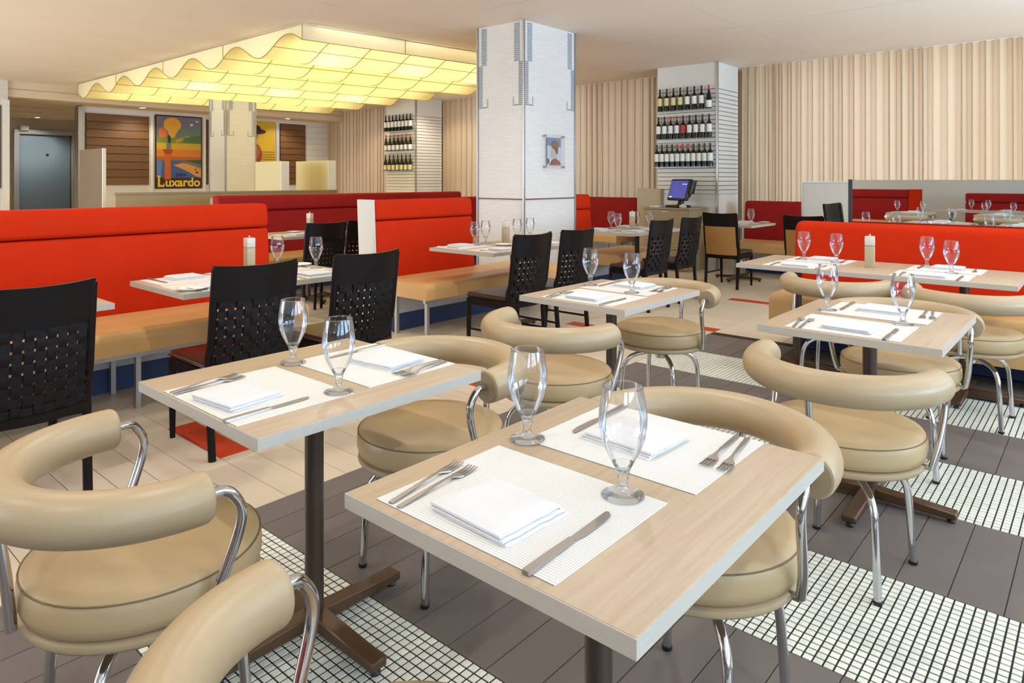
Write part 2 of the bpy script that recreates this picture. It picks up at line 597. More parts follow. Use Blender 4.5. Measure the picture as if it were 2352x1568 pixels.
# rear wall with posters, header over it, corridor and steel door
YW = 15.6
HB = 2.815
wrear = box('wall_rear', (4.76, YW, 0), (WX, YW + 0.15, CEIL), M_white); tag(wrear, kind='structure')
soff = box('ceiling_soffit', (3.35, 14.86, HB), (WX, 21.9, HB + 0.28), mat('warm_soffit', (222, 200, 168), 0.8)); tag(soff, kind='structure')
bm = bmesh.new()
for k in range(4):
    bm_box(bm, (3.35, 15.3 + k * 1.3, HB - 0.004), (4.7, 15.33 + k * 1.3, HB + 0.001))
bm_box(bm, (3.35, 14.853, 2.955), (WX, 14.862, 2.962))
link('plank_joint', to_mesh(bm, 'plank_joint'), mat('joint_brown', (160, 136, 104), 0.8), soff)
wcor = box('wall_corridor', (2.0, 20.0, 0), (9.0, 20.15, CEIL), mat('grey_beige_wall', (206, 190, 162), 0.6)); tag(wcor, kind='structure')
wcl = box('wall_corridor_left', (3.2, 15.1, 0), (3.35, 20.0, CEIL), M_plank); tag(wcl, kind='structure')
wpil = box('wall_front_left', (-5.6, 14.8, 0), (3.35, 15.1, CEIL), mat('pillar_paint', (214, 206, 194), 0.6)); tag(wpil, kind='structure')
o = box('trim_1', (3.26, 14.775, 0), (3.37, 14.8, 2.75), M_white); tag(o, kind='structure')
o = box('trim_2', (4.68, YW - 0.06, 0), (4.78, YW + 0.15, HB - 0.02), M_alu); tag(o, kind='structure')
# plank lines of the wall: separate planks at the right end by the corner
PL = bmesh.new(); bm_box(PL, (0, -0.014, 0.004), (0.62, 0, 0.146), 0.003, 1); PLm = to_mesh(PL, 'siding_plank')
for k in range(18):
    link('siding_plank', PLm, M_plank, wrear, (9.9, YW, 0.15 + k * 0.15))

door = thing('door_1', None, None, (5.3, 19.98, 0)); tag(door, kind='structure')
box('door_leaf', (-0.55, -0.05, 0), (0.52, 0, 2.42), mat('steel_door', (118, 138, 156), 0.55, 0.3, noise_amt=0.06, noise_scale=8, stretch=(1, 1, 40)), door, 0.004)  # bluish window reflection is put into the steel's base colour
bm = bmesh.new()
for lo, hi in [((-0.68, -0.12, 0), (-0.57, 0.0, 2.55)), ((0.54, -0.12, 0), (0.66, 0, 2.55)), ((-0.57, -0.12, 2.44), (0.54, 0, 2.55))]:
    bm_box(bm, lo, hi, 0.004, 1)
link('door_frame', to_mesh(bm, 'door_frame'), M_steel, door)
lathe('peephole', [(0, 0), (0.03, 0), (0.03, 0.012), (0, 0.014)], M_black, door, 12, (0, 0, 0)).matrix_local = Matrix.Translation((0.02, -0.052, 1.95)) @ Matrix.Rotation(R(90), 4, 'X')
o = thing('emergency_light', 'small white emergency lamp box above the steel door', 'lamp', (4.82, 19.85, 2.52))
box('lamp_body', (-0.09, -0.06, 0), (0.09, 0.06, 0.12), M_white, o, 0.01)
box('lamp_front', (-0.06, -0.066, 0.02), (0.06, -0.061, 0.1), M_china, o)

def slat_panel(x0, x1, y, z0, z1, n, label):
    t = thing('louvred_panel', label, 'wall panel', ((x0 + x1) / 2, y - 0.016, z0), 0, 'walnut panels on the rear wall')
    w_ = (x1 - x0)
    box('backing', (-w_ / 2, -0.01, 0), (w_ / 2, 0, z1 - z0), M_dark, t)
    hh = (z1 - z0) / n
    bm = bmesh.new()
    vs = bm_box(bm, (-w_ / 2 + 0.01, -0.028, 0.004), (w_ / 2 - 0.01, -0.01, hh - 0.004))
    for v in vs:
        if v.co.z > hh / 2: v.co.y += 0.012 if v.co.y < -0.02 else 0
    me = to_mesh(bm, 'slat')
    for k in range(n):
        link('slat', me, M_slat, t, (0, 0, k * hh))
slat_panel(4.82, 6.03, YW, 1.22, 2.68, 9, 'wide walnut slatted panel left of the column poster')
slat_panel(7.28, 8.0, YW, 1.22, 2.70, 9, 'walnut slatted panel mostly hidden behind the far column')
slat_panel(9.12, 9.84, YW, 1.2, 2.73, 10, 'small walnut slatted panel right of the yellow poster')
slat_panel(1.6, 3.24, 14.8, 1.18, 2.65, 8, 'walnut slatted panel beside the steel door corridor')
bm = bmesh.new()
for xa in (6.06, 7.20, 8.02, 9.02):
    bm_box(bm, (xa, YW - 0.03, 0.9), (xa + 0.06, YW, 2.76))
bm_box(bm, (4.78, YW - 0.02, 2.72), (9.9, YW, 2.78))
o = link('trim_3', to_mesh(bm, 'trim_3'), M_white); tag(o, kind='structure')

# posters ---------------------------------------------------------------
def flat(name, poly, y, col, parent, th=0.003, rough=0.5):
    return prism(name, poly, y - th, y, mat('print_%d_%d_%d' % col, col, rough), parent, 'y')
def ell(cx, cz, rx, rz, n=18, a0=0, a1=2 * PI):
    return [(cx + rx * math.cos(a0 + (a1 - a0) * i / n), cz + rz * math.sin(a0 + (a1 - a0) * i / n)) for i in range(n)]
def text(s, x, y, z, size, m, parent, sx=1.0, bold=0.0):
    cu = bpy.data.curves.new('lettering', 'FONT')
    cu.body = s
    cu.size = size
    cu.extrude = 0.002
    cu.offset = bold
    cu.materials.append(m)
    tmp = bpy.data.objects.new('lettering', cu)
    COL.objects.link(tmp)
    me = bpy.data.meshes.new_from_object(tmp.evaluated_get(bpy.context.evaluated_depsgraph_get()))
    bpy.data.objects.remove(tmp)
    o = link('lettering', me, m, parent)
    o.location = (x, y, z)
    o.rotation_euler = (R(90), 0, 0)
    o.scale = (sx, 1, 1)
    return o
p = thing('advertising_poster', 'framed travel poster with flaming column and yellow Luxardo lettering', 'poster', (6.155, YW, 1.135))
W_, H_ = 1.02, 1.61
box('frame', (0, -0.03, 0), (W_, -0.004, H_), mat('poster_frame', (52, 34, 20), 0.4), p, 0.004, 1)
y0 = -0.031
def band(za, zb, col, d=0.0):
    flat('print', [(0.03, za), (W_ - 0.03, za), (W_ - 0.03, zb), (0.03, zb)], y0 - d, col, p)
band(1.32, 1.58, (112, 108, 128)); band(1.14, 1.32, (104, 124, 112)); band(1.0, 1.14, (120, 140, 62))
band(0.86, 1.0, (206, 164, 44)); band(0.70, 0.86, (214, 124, 40)); band(0.62, 0.70, (176, 96, 50))
band(0.24, 0.62, (70, 92, 146)); band(0.02, 0.24, (64, 34, 28))
flat('print', [(0.03, 0.3), (0.12, 0.3), (0.14, 0.6), (0.03, 0.62)], y0 - 0.003, (92, 128, 180), p)
flat('print', [(0.38, 0.52), (0.62, 0.57), (0.99, 0.45), (0.99, 0.24), (0.86, 0.28), (0.70, 0.38)], y0 - 0.003, (214, 150, 70), p)
flat('print', [(0.50, 0.56), (0.66, 0.62), (0.99, 0.52), (0.99, 0.44), (0.70, 0.55)], y0 - 0.004, (120, 112, 104), p)
flat('print', [(0.58, 0.62), (0.99, 0.64), (0.99, 0.55), (0.78, 0.58)], y0 - 0.005, (52, 88, 44), p)
flat('print', [(0.42, 1.07), (0.72, 1.18), (0.74, 1.14), (0.45, 1.0)], y0 - 0.003, (190, 150, 62), p)
flat('print', [(0.6, 1.12), (0.99, 1.2), (0.99, 1.0), (0.6, 1.02)], y0 - 0.0035, (84, 112, 62), p)
flat('print', ell(0.16, 1.22, 0.09, 0.12), y0 - 0.004, (214, 112, 72), p)
flat('print', ell(0.36, 1.4, 0.19, 0.16) , y0 - 0.005, (232, 164, 44), p)
flat('print', [(0.24, 1.36), (0.3, 1.12), (0.4, 1.12), (0.52, 1.36)], y0 - 0.006, (224, 172, 70), p)
flat('print', [(0.19, 0.2), (0.33, 0.2), (0.325, 0.78), (0.20, 0.78)], y0 - 0.007, (196, 96, 40), p)
flat('print', [(0.15, 0.86), (0.37, 0.86), (0.33, 0.76), (0.20, 0.76)], y0 - 0.008, (158, 66, 36), p)
flat('print', [(0.23, 0.86), (0.32, 0.86), (0.33, 1.06), (0.29, 1.2), (0.24, 1.06)], y0 - 0.009, (112, 120, 100), p)
flat('print', ell(0.29, 1.08, 0.03, 0.09), y0 - 0.0095, (40, 52, 44), p)
for (a, b, rr) in [(0.9, 1.5, 0.02), (0.78, 1.42, 0.025), (0.9, 0.36, 0.02), (0.87, 0.42, 0.015)]:
    flat('print', ell(a, b, rr * 1.5, rr), y0 - 0.005, (208, 198, 186) if b > 1 else (48, 30, 26), p)
M_yel = mat('yellow_print', (232, 196, 62), 0.5)
text('L', 0.035, y0 - 0.012, 0.045, 0.33, M_yel, p, 0.95, 0.007)
flat('print', [(0.03, 0.262), (0.115, 0.262), (0.115, 0.285), (0.03, 0.285)], y0 - 0.012, (232, 196, 62), p)
flat('print', [(0.165, 0.045), (0.19, 0.045), (0.19, 0.12), (0.178, 0.12)], y0 - 0.012, (232, 196, 62), p)
text('uxardo', 0.205, y0 - 0.012, 0.05, 0.27, M_yel, p, 0.98, 0.007)
text('ZARA', 0.42, y0 - 0.008, 0.27, 0.1, mat('dark_print', (34, 36, 70), 0.5), p, 0.95, 0.001)

p = thing('advertising_poster', 'yellow framed poster with dark red vase shape behind the far column', 'poster', (8.06, YW, 1.135))
W_ = 0.94
box('frame', (0, -0.03, 0), (W_, -0.004, 1.62), mat('poster_frame2', (190, 172, 120), 0.4), p, 0.004, 1)
band(0.02, 1.6, (206, 168, 34))
for k in range(5):
    flat('print', [(0.4, 0.62 + k * 0.06), (0.91, 0.62 + k * 0.06), (0.91, 0.64 + k * 0.06), (0.4, 0.64 + k * 0.06)], y0 - 0.003, (150, 104, 30), p)
flat('print', ell(0.42, 1.36, 0.26, 0.07), y0 - 0.004, (64, 30, 24), p)
flat('print', ell(0.40, 1.43, 0.14, 0.09), y0 - 0.005, (48, 24, 24), p)
flat('print', [(0.43, 1.3), (0.47, 1.3), (0.40, 1.02), (0.34, 1.02)], y0 - 0.006, (150, 96, 40), p)
flat('print', ell(0.34, 0.80, 0.23, 0.29), y0 - 0.007, (150, 60, 34), p)
flat('print', [(0.2, 0.2), (0.36, 0.2), (0.40, 0.7), (0.16, 0.7)], y0 - 0.008, (128, 44, 30), p)
flat('print', ell(0.43, 0.86, 0.08, 0.16), y0 - 0.009, (186, 84, 50), p)

# ------------------------------------------------------------------ white columns
def brick_relief():
    m = bpy.data.materials.new('white_brick_tile')
    m.use_nodes = True
    nt = m.node_tree
    b = nt.nodes['Principled BSDF']
    b.inputs['Base Color'].default_value = lin((228, 222, 214))
    b.inputs['Roughness'].default_value = 0.35
    tc = nt.nodes.new('ShaderNodeTexCoord')
    sp = nt.nodes.new('ShaderNodeSeparateXYZ')
    nt.links.new(tc.outputs['Object'], sp.inputs[0])
    ad = nt.nodes.new('ShaderNodeMath'); ad.operation = 'ADD'
    nt.links.new(sp.outputs[0], ad.inputs[0]); nt.links.new(sp.outputs[1], ad.inputs[1])
    cb = nt.nodes.new('ShaderNodeCombineXYZ')
    nt.links.new(ad.outputs[0], cb.inputs[0]); nt.links.new(sp.outputs[2], cb.inputs[1])
    br = nt.nodes.new('ShaderNodeTexBrick')
    br.inputs['Color1'].default_value = lin((230, 224, 216)); br.inputs['Color2'].default_value = lin((224, 218, 210))
    br.inputs['Mortar'].default_value = lin((212, 206, 198))
    br.inputs['Scale'].default_value = 1.0
    br.inputs['Mortar Size'].default_value = 0.0022
    br.inputs['Brick Width'].default_value = 0.12
    br.inputs['Row Height'].default_value = 0.021
    nt.links.new(cb.outputs[0], br.inputs['Vector'])
    nt.links.new(br.outputs['Color'], b.inputs['Base Color'])
    bp = nt.nodes.new('ShaderNodeBump'); bp.invert = True
    bp.inputs['Strength'].default_value = 0.4; bp.inputs['Distance'].default_value = 0.002
    nt.links.new(br.outputs['Fac'], bp.inputs['Height'])
    nt.links.new(bp.outputs[0], b.inputs['Normal'])
    return m
M_brick = brick_relief()

def column(name, x0, y0, x1, y1, rail):
    c = thing(name, None, None, (x0, y0, 0)); tag(c, kind='structure')
    w_, d_ = x1 - x0, y1 - y0
    box('shaft', (0.004, 0.004, 0.12), (w_, d_, CEIL), M_brick, c)
    box('plinth', (-0.004, -0.004, 0), (w_ + 0.006, d_ + 0.006, 0.12), mat('grey_plinth', (110, 112, 118), 0.5), c)
    bm = bmesh.new()
    for (a, b) in ((0, 0), (w_, 0), (0, d_)):
        bm_box(bm, (a - 0.012, b - 0.012, 0.12), (a + 0.014, b + 0.014, CEIL), 0.004, 1)
    link('corner_trim', to_mesh(bm, 'corner_trim', True), M_alu, c)
    if rail:
        bm = bmesh.new()
        bm_box(bm, (-0.006, 0, 1.108), (0.004, d_, 1.122)); bm_box(bm, (0, -0.006, 1.108), (w_, 0.004, 1.122))
        link('rail', to_mesh(bm, 'rail'), M_rail, c)
    # glass chip bands at the top corners of both faces
    g = 0.0215
    def chips(place, flip):
        bm = bmesh.new()
        def chip(i, z):
            u0 = 0.02 + i * g
            u0, u1 = (u0, u0 + 0.014)
            place(bm, u0, u1, z)
        z = CEIL - 0.02
        while z > 2.66:
            for i in (2, 3, 4, 5): chip(i, z)
            z -= g
        while z > 2.18:
            for i in (0, 1, 2): chip(i, z)
            z -= g
        for i in range(7): chip(i, z)
        for k in range(1, 5): chip(6, z + k * g)
        o = link('chip_band', to_mesh(bm, 'chip_band'), M_chip, c)
        o['kind'] = 'stuff'
    chips(lambda bm, a, b, z: bm_box(bm, (a, -0.003, z - 0.014), (b, 0.005, z)), 0)
    chips(lambda bm, a, b, z: bm_box(bm, (w_ - b, -0.003, z - 0.014), (w_ - a, 0.005, z)), 1)
    chips(lambda bm, a, b, z: bm_box(bm, (-0.003, a, z - 0.014), (0.005, b, z)), 0)
    chips(lambda bm, a, b, z: bm_box(bm, (-0.003, d_ - b, z - 0.014), (0.005, d_ - a, z)), 1)
    return c
column('column', 5.805, 4.874, 6.76, 5.58, True)
column('column', 6.2, 12.5, 6.80, 13.14, False)

# framed picture on the near column
p = thing('acrylic_picture', 'small clear acrylic framed picture on the white column', 'picture', (6.128, 4.87, 1.456))
box('acrylic_sheet', (0, -0.03, 0), (0.392, -0.025, 0.40), M_acrylic, p)
bm = bmesh.new()
for a in (0.025, 0.367):
    for b in (0.025, 0.375):
        bm_tube(bm, [(a, 0, b), (a, -0.04, b)], 0.011, 10)
link('standoff', to_mesh(bm, 'standoff', True), M_alu, p)
y0 = -0.012
def fl(poly, col, d): flat('print', poly, y0 - d, col, p, 0.002)
fl([(0.07, 0.04), (0.33, 0.04), (0.33, 0.36), (0.07, 0.36)], (196, 204, 214), 0)
fl([(0.07, 0.27), (0.33, 0.25), (0.33, 0.36), (0.07, 0.36)], (92, 128, 172), 0.002)
fl(ell(0.215, 0.28, 0.075, 0.055), (128, 74, 48), 0.004)
fl([(0.14, 0.13), (0.25, 0.13), (0.24, 0.2), (0.17, 0.27), (0.15, 0.24)], (196, 182, 160), 0.003)
fl([(0.19, 0.25), (0.27, 0.26), (0.265, 0.17), (0.235, 0.18)], (66, 44, 40), 0.0045)
fl([(0.11, 0.045), (0.33, 0.045), (0.30, 0.09), (0.22, 0.125), (0.16, 0.11)], (138, 48, 50), 0.005)
fl([(0.07, 0.06), (0.11, 0.06), (0.10, 0.12), (0.07, 0.12)], (70, 84, 76), 0.004)

# ------------------------------------------------------------------ light box hanging under the ceiling
CN, CL, CF, CR = Vector((4.254, 6.805)), Vector((4.262, 14.16)), Vector((8.86, 13.35)), Vector((8.30, 6.31))
def lb(s, t):
    return CN.lerp(CL, s).lerp(CR.lerp(CF, s), t)
def lz(s):
    return CEIL - 0.195 + 0.105 * math.sin(2 * PI * (6.0 * s)) * (1.0 if 0.0 < s < 1.0 else 0)
box_t = thing('light_box', 'large yellow glowing fabric light box under the ceiling', 'light box', (4.25, 6.8, CEIL))
NS, NT = 12, 7
base = Vector((4.25, 6.8, CEIL))
for a in range(NS):
    for b in range(NT):
        bm = bmesh.new()
        ks, kt = 8, 2
        g = []
        for i in range(ks + 1):
            row = []
            for j in range(kt + 1):
                s = (a + i / ks) / NS
                t = (b + j / kt) / NT
                q = lb(s, t)
                row.append(bm.verts.new((q.x - base.x, q.y - base.y, lz(s) - CEIL)))
            g.append(row)
        for i in range(ks):
            for j in range(kt):
                bm.faces.new((g[i][j], g[i + 1][j], g[i + 1][j + 1], g[i][j + 1]))
        link('fabric_panel', to_mesh(bm, 'fabric_panel', True), M_membrane, box_t)
M_rib = mat('light_box_rib', (176, 160, 84), 0.6)
for b in range(NT + 1):
    pts = []
    for i in range(97):
        q = lb(i / 96, b / NT)
        pts.append((q.x - base.x, q.y - base.y, lz(i / 96) - CEIL - 0.004))
    tube('rib', pts, 0.006, M_rib, box_t, 5)
for a in range(NS + 1):
    q0, q1 = lb(a / NS, 0), lb(a / NS, 1)
    z = lz(a / NS) - CEIL - 0.004
    tube('rib', [(q0.x - base.x, q0.y - base.y, z), (q1.x - base.x, q1.y - base.y, z)], 0.005, M_rib, box_t, 5)
def skirt(t, sa, sb, n):
    bm = bmesh.new()
    top, bot = [], []
    for i in range(n + 1):
        s = sa + (sb - sa) * i / n
        q = lb(s, t)
        top.append(bm.verts.new((q.x - base.x, q.y - base.y, -0.03)))
        bot.append(bm.verts.new((q.x - base.x, q.y - base.y, lz(s) - CEIL)))
    for i in range(n):
        bm.faces.new((top[i], top[i + 1], bot[i + 1], bot[i]))
    return to_mesh(bm, 'side_panel')
for k in range(4):
    link('side_panel', skirt(0, k / 4, (k + 1) / 4, 24), M_skirt, box_t)
    link('side_panel', skirt(1, k / 4, (k + 1) / 4, 24), M_skirt, box_t)
def endskirt(s, ta, tb):
    bm = bmesh.new()
    z = lz(s) - CEIL
    q0, q1 = lb(s, ta), lb(s, tb)
    v = [bm.verts.new(c) for c in [(q0.x - base.x, q0.y - base.y, -0.03), (q1.x - base.x, q1.y - base.y, -0.03), (q1.x - base.x, q1.y - base.y, z), (q0.x - base.x, q0.y - base.y, z)]]
    bm.faces.new(v)
    return to_mesh(bm, 'side_panel')
for k in range(3):
    link('side_panel', endskirt(0, k / 3, (k + 1) / 3), M_skirt, box_t)
    link('side_panel', endskirt(1, k / 3, (k + 1) / 3), M_skirt, box_t)
for t_ in (0, 1 / 3, 2 / 3, 1):
    q = lb(0, t_)
    tube('rib', [(q.x - base.x, q.y - base.y - 0.004, -0.02), (q.x - base.x, q.y - base.y - 0.004, lz(0) - CEIL)], 0.006, M_rib, box_t, 5)
for s_ in (0.25, 0.5, 0.75, 1.0):
    q = lb(s_, 0)
    tube('rib', [(q.x - base.x - 0.004, q.y - base.y, -0.02), (q.x - base.x - 0.004, q.y - base.y, lz(s_) - CEIL)], 0.005, M_rib, box_t, 5)
bm = bmesh.new()
for a_, b_ in (((0, 0), (1, 0)), ((1, 0), (1, 1)), ((1, 1), (0, 1)), ((0, 1), (0, 0))):
    q0, q1 = lb(*a_), lb(*b_)
    bm_tube(bm, [(q0.x - base.x, q0.y - base.y, -0.025), (q1.x - base.x, q1.y - base.y, -0.025)], 0.008, 5)
link('frame', to_mesh(bm, 'frame'), M_alu, box_t)
# lamps inside the box
for s_ in (0.12, 0.37, 0.62, 0.87):
    for t_ in (0.2, 0.5, 0.8):
        q = lb(s_, t_)
        area('light_box_tube', (q.x, q.y, CEIL - 0.012), (0, 0, 0), 1.3, 1.75, 7.2, (1.0, 0.95, 0.80))
        pd = bpy.data.lights.new('light_box_tube', 'POINT')
        pd.energy = 2.6
        pd.color = (1.0, 0.95, 0.80)
        pd.shadow_soft_size = 0.05
        po = bpy.data.objects.new('light_box_tube', pd)
        po.location = (q.x, q.y, CEIL - 0.055)
        COL.objects.link(po)

# ------------------------------------------------------------------ recessed downlights
lamp = thing('recessed_downlight', 'x', 'downlight', (0, 0, 0), 0, 'recessed ceiling downlights')
lathe('trim_ring', [(0.055, -0.002), (0.075, -0.006), (0.078, 0.0), (0.055, 0.0)], M_white, lamp, 20)
lathe('lens', [(0, -0.001), (0.055, -0.001)], M_lamp, lamp, 20)
LST = [(5.72, 15.1, HB, 'round downlight in the low soffit above the wide walnut panel'),
       (9.05, 15.1, HB, 'downlight in the low soffit above the small walnut panel'),
       (9.5, 12.85, CEIL, 'ceiling downlight left of the far wine display'),
       (9.55, 10.45, CEIL, 'ceiling downlight between far wine display and near column'),
       (4.95, 19.3, HB, 'downlight in the corridor before the steel door')]
for i, (x, y, z, lab) in enumerate(LST):
    if i == 0:
        lamp.location = (x, y, z - 0.001); lamp['label'] = lab
    else:
        dup(lamp, (x, y, z - 0.001), 0, lab)
    spot((x, y, z - 0.03), 100 if i == 4 else (26 if i < 2 else 60), 140, 0.05, (1.0, 0.90, 0.74))
for x, y, pw in [(2.2, 7.4, 60), (2.0, 11.5, 60), (0.0, 6.6, 60)]:
    spot((x, y, CEIL - 0.03), pw, 150, 0.06)

# ------------------------------------------------------------------ curtains
def curtain(x, y0, y1, seed, label):
    rn = random.Random(seed)
    bm = bmesh.new()
    n = int((y1 - y0) / 0.0078)
    zs = [0.03, 0.5, 1.0, 1.5, 2.0, 2.5, 2.9, CEIL - 0.01]
    ph = []
    p_ = 0.0
    cur = rn.uniform(0.10, 0.16)
    for i in range(n + 1):
        ph.append(p_)
        p_ += 0.0078 / cur
        if int(p_) != int(p_ - 0.0078 / cur):
            cur = rn.uniform(0.085, 0.175)
    prev = None
    for z in zs:
        row = []
        f = z / CEIL
        for i in range(n + 1):
            y = y0 + (y1 - y0) * i / n
            a = 0.050 * (0.8 + 0.4 * noise.noise((y * 1.7, seed, 0.3 * z))) * (0.85 + 0.25 * f)
            s = math.sin(2 * PI * ph[i] + (1 - f) * 1.0 * noise.noise((y * 0.9, seed + 5, z * 0.6)))
            b = 0.026 * (0.75 + 0.5 * noise.noise((y * 2.3, seed + 9, 0.2 * z)))
            row.append(bm.verts.new((x + a * s, y + b * math.sin(4 * PI * ph[i]), z)))
        if prev:
            for i in range(n):
                bm.faces.new((prev[i], prev[i + 1], row[i + 1], row[i]))
        prev = row
    me = to_mesh(bm, 'curtain', True, 180)
    t = thing('curtain', label, 'curtain', (0, 0, 0), 0, 'pleated sheer curtains')
    link('pleated_cloth', me, M_curtain, t)
    box('curtain_track', (x - 0.02, y0, CEIL - 0.012), (x + 0.02, y1, CEIL - 0.001), M_white, t)
    return t
curtain(10.5, -3.5, 4.36, 1, 'wide beige pleated curtain right of the near wine display')
curtain(10.5, 5.48, 11.12, 2, 'beige pleated curtain between the two wine displays')
curtain(10.5, 12.26, 15.56, 3, 'beige pleated curtain in the far corner by the posters')

# ------------------------------------------------------------------ wine displays
def pilaster(yc0, yc1, x0, x1, name, lab):
    t = thing(name, lab, 'wine display', (x0, yc0, 0), 0, 'slatted white wine displays')
    d_, w_ = yc1 - yc0, x1 - x0
    box('core', (0.012, 0.012, 0), (w_, d_ - 0.012, CEIL - 0.002), mat('slat_gap', (140, 124, 106), 0.8), t)
    box('corner_post', (-0.012, -0.012, 0), (0.02, 0.02, CEIL - 0.002), M_alu, t, 0.003, 1)
    bm = bmesh.new(); bm_box(bm, (0, 0.022, 0.005), (0.012, d_, 0.061), 0.002, 1); m1 = to_mesh(bm, 'slat')
    bm = bmesh.new(); bm_box(bm, (0.022, 0, 0.005), (w_, 0.012, 0.061), 0.002, 1); m2 = to_mesh(bm, 'slat')
    for k in range(24):
        z = 1.11 + k * 0.066
        link('slat', m1, M_plank, t, (0, 0, z)); link('slat', m2, M_plank, t, (0, 0, z))
    box('upper_panel', (0, 0.022, 2.70), (0.012, d_, CEIL - 0.002), M_white, t)
    box('lower_panel', (0, 0.022, 0), (0.012, d_, 1.11), M_white, t)
    box('side_upper_panel', (0.022, 0, 2.70), (w_, 0.012, CEIL - 0.002), M_white, t)
    box('side_lower_panel', (0.022, 0, 0), (w_, 0.012, 1.11), M_white, t)
    for z in (2.395, 1.962, 1.528):
        box('shelf', (-0.11, 0.02, z - 0.008), (0.0, d_, z), M_acrylic, t)
    return t
pilaster(4.42, 5.42, 9.75, 10.5, 'wine_display', 'white slatted wine display pilaster behind the till')
pilaster(11.2, 12.2, 9.75, 10.5, 'wine_display', 'far white slatted wine display pilaster behind the burgundy bench')

def bottle_mesh(burg=False):
    r = 0.039
    if burg:
        prof = [(0, 0), (r, 0.002), (r + 0.003, 0.14), (r - 0.006, 0.19), (0.02, 0.25), (0.0145, 0.29), (0.0145, 0.352), (0, 0.354)]
    else:
        prof = [(0, 0), (r, 0.002), (r, 0.205), (r - 0.006, 0.228), (0.017, 0.252), (0.0145, 0.27), (0.0145, 0.352), (0, 0.354)]
    bm = bmesh.new(); bm_lathe(bm, prof, 14)
    return to_mesh(bm, 'glass_body', True, 60)
def ring_mesh(r, z0, z1, nm):
    bm = bmesh.new(); bm_lathe(bm, [(r, z0), (r, z1)], 14)
    return to_mesh(bm, nm, True)
B1, B2 = bottle_mesh(), bottle_mesh(True)
LB_hi = ring_mesh(0.0397, 0.085, 0.205, 'label')
LB_lo = ring_mesh(0.0425, 0.02, 0.125, 'label')
CAPM = ring_mesh(0.0155, 0.285, 0.353, 'capsule')
ORD = ['first', 'second', 'third', 'fourth', 'fifth', 'sixth', 'seventh', 'eighth', 'ninth', 'tenth', 'eleventh']
def row(y0, y1, z, spec, where, shelf, x):
    n = len(spec)
    for i, sp in enumerate(spec):
        # listed from the left of the photo, which is larger y
        y = y1 - (y1 - y0) * (i + 0.5) / n
        lab, cap, burg = sp
        t = thing('wine_bottle', '%s-label wine bottle, %s from left, %s shelf, %s wine display' % (lab, ORD[i], shelf, where),
                  'bottle', (x, y, z), 0, 'wine bottles on the %s shelf of the %s display' % (shelf, where))
        link('glass_body', B2 if burg else B1, M_bottle, t)
        link('label', LB_lo if burg else LB_hi, {'white': M_lblwhite, 'yellow': M_lblyellow, 'red': M_lblred, 'cream': M_lblyellow}[lab], t)
        link('capsule', CAPM, M_capred if cap == 'r' else M_capblack, t)
XB = 9.69
row(4.47, 5.40, 2.395, [('yellow', 'k', 0)] * 4 + [('white', 'k', 0)] * 3 + [('white', 'r', 1)], 'near', 'top', XB)
row(4.47, 5.42, 1.962, [('white', 'k', 0)] * 2 + [('white', 'r', 0)] * 2 + [('red', 'k', 0)] + [('white', 'k', 0)] * 4, 'near', 'middle', XB)
row(4.46, 5.44, 1.528, [('white', 'k', 0)] * 4 + [('white', 'r', 0)] * 3 + [('white', 'k', 0)] * 4, 'near', 'bottom', XB)
row(11.25, 12.2, 2.395, [('white', 'k', 0)] * 8, 'far', 'top', XB)
row(11.25, 12.2, 1.962, [('white', 'r', 1)] * 7, 'far', 'middle', XB)
row(11.25, 12.22, 1.528, [('yellow', 'k', 1)] * 7, 'far', 'bottom', XB)

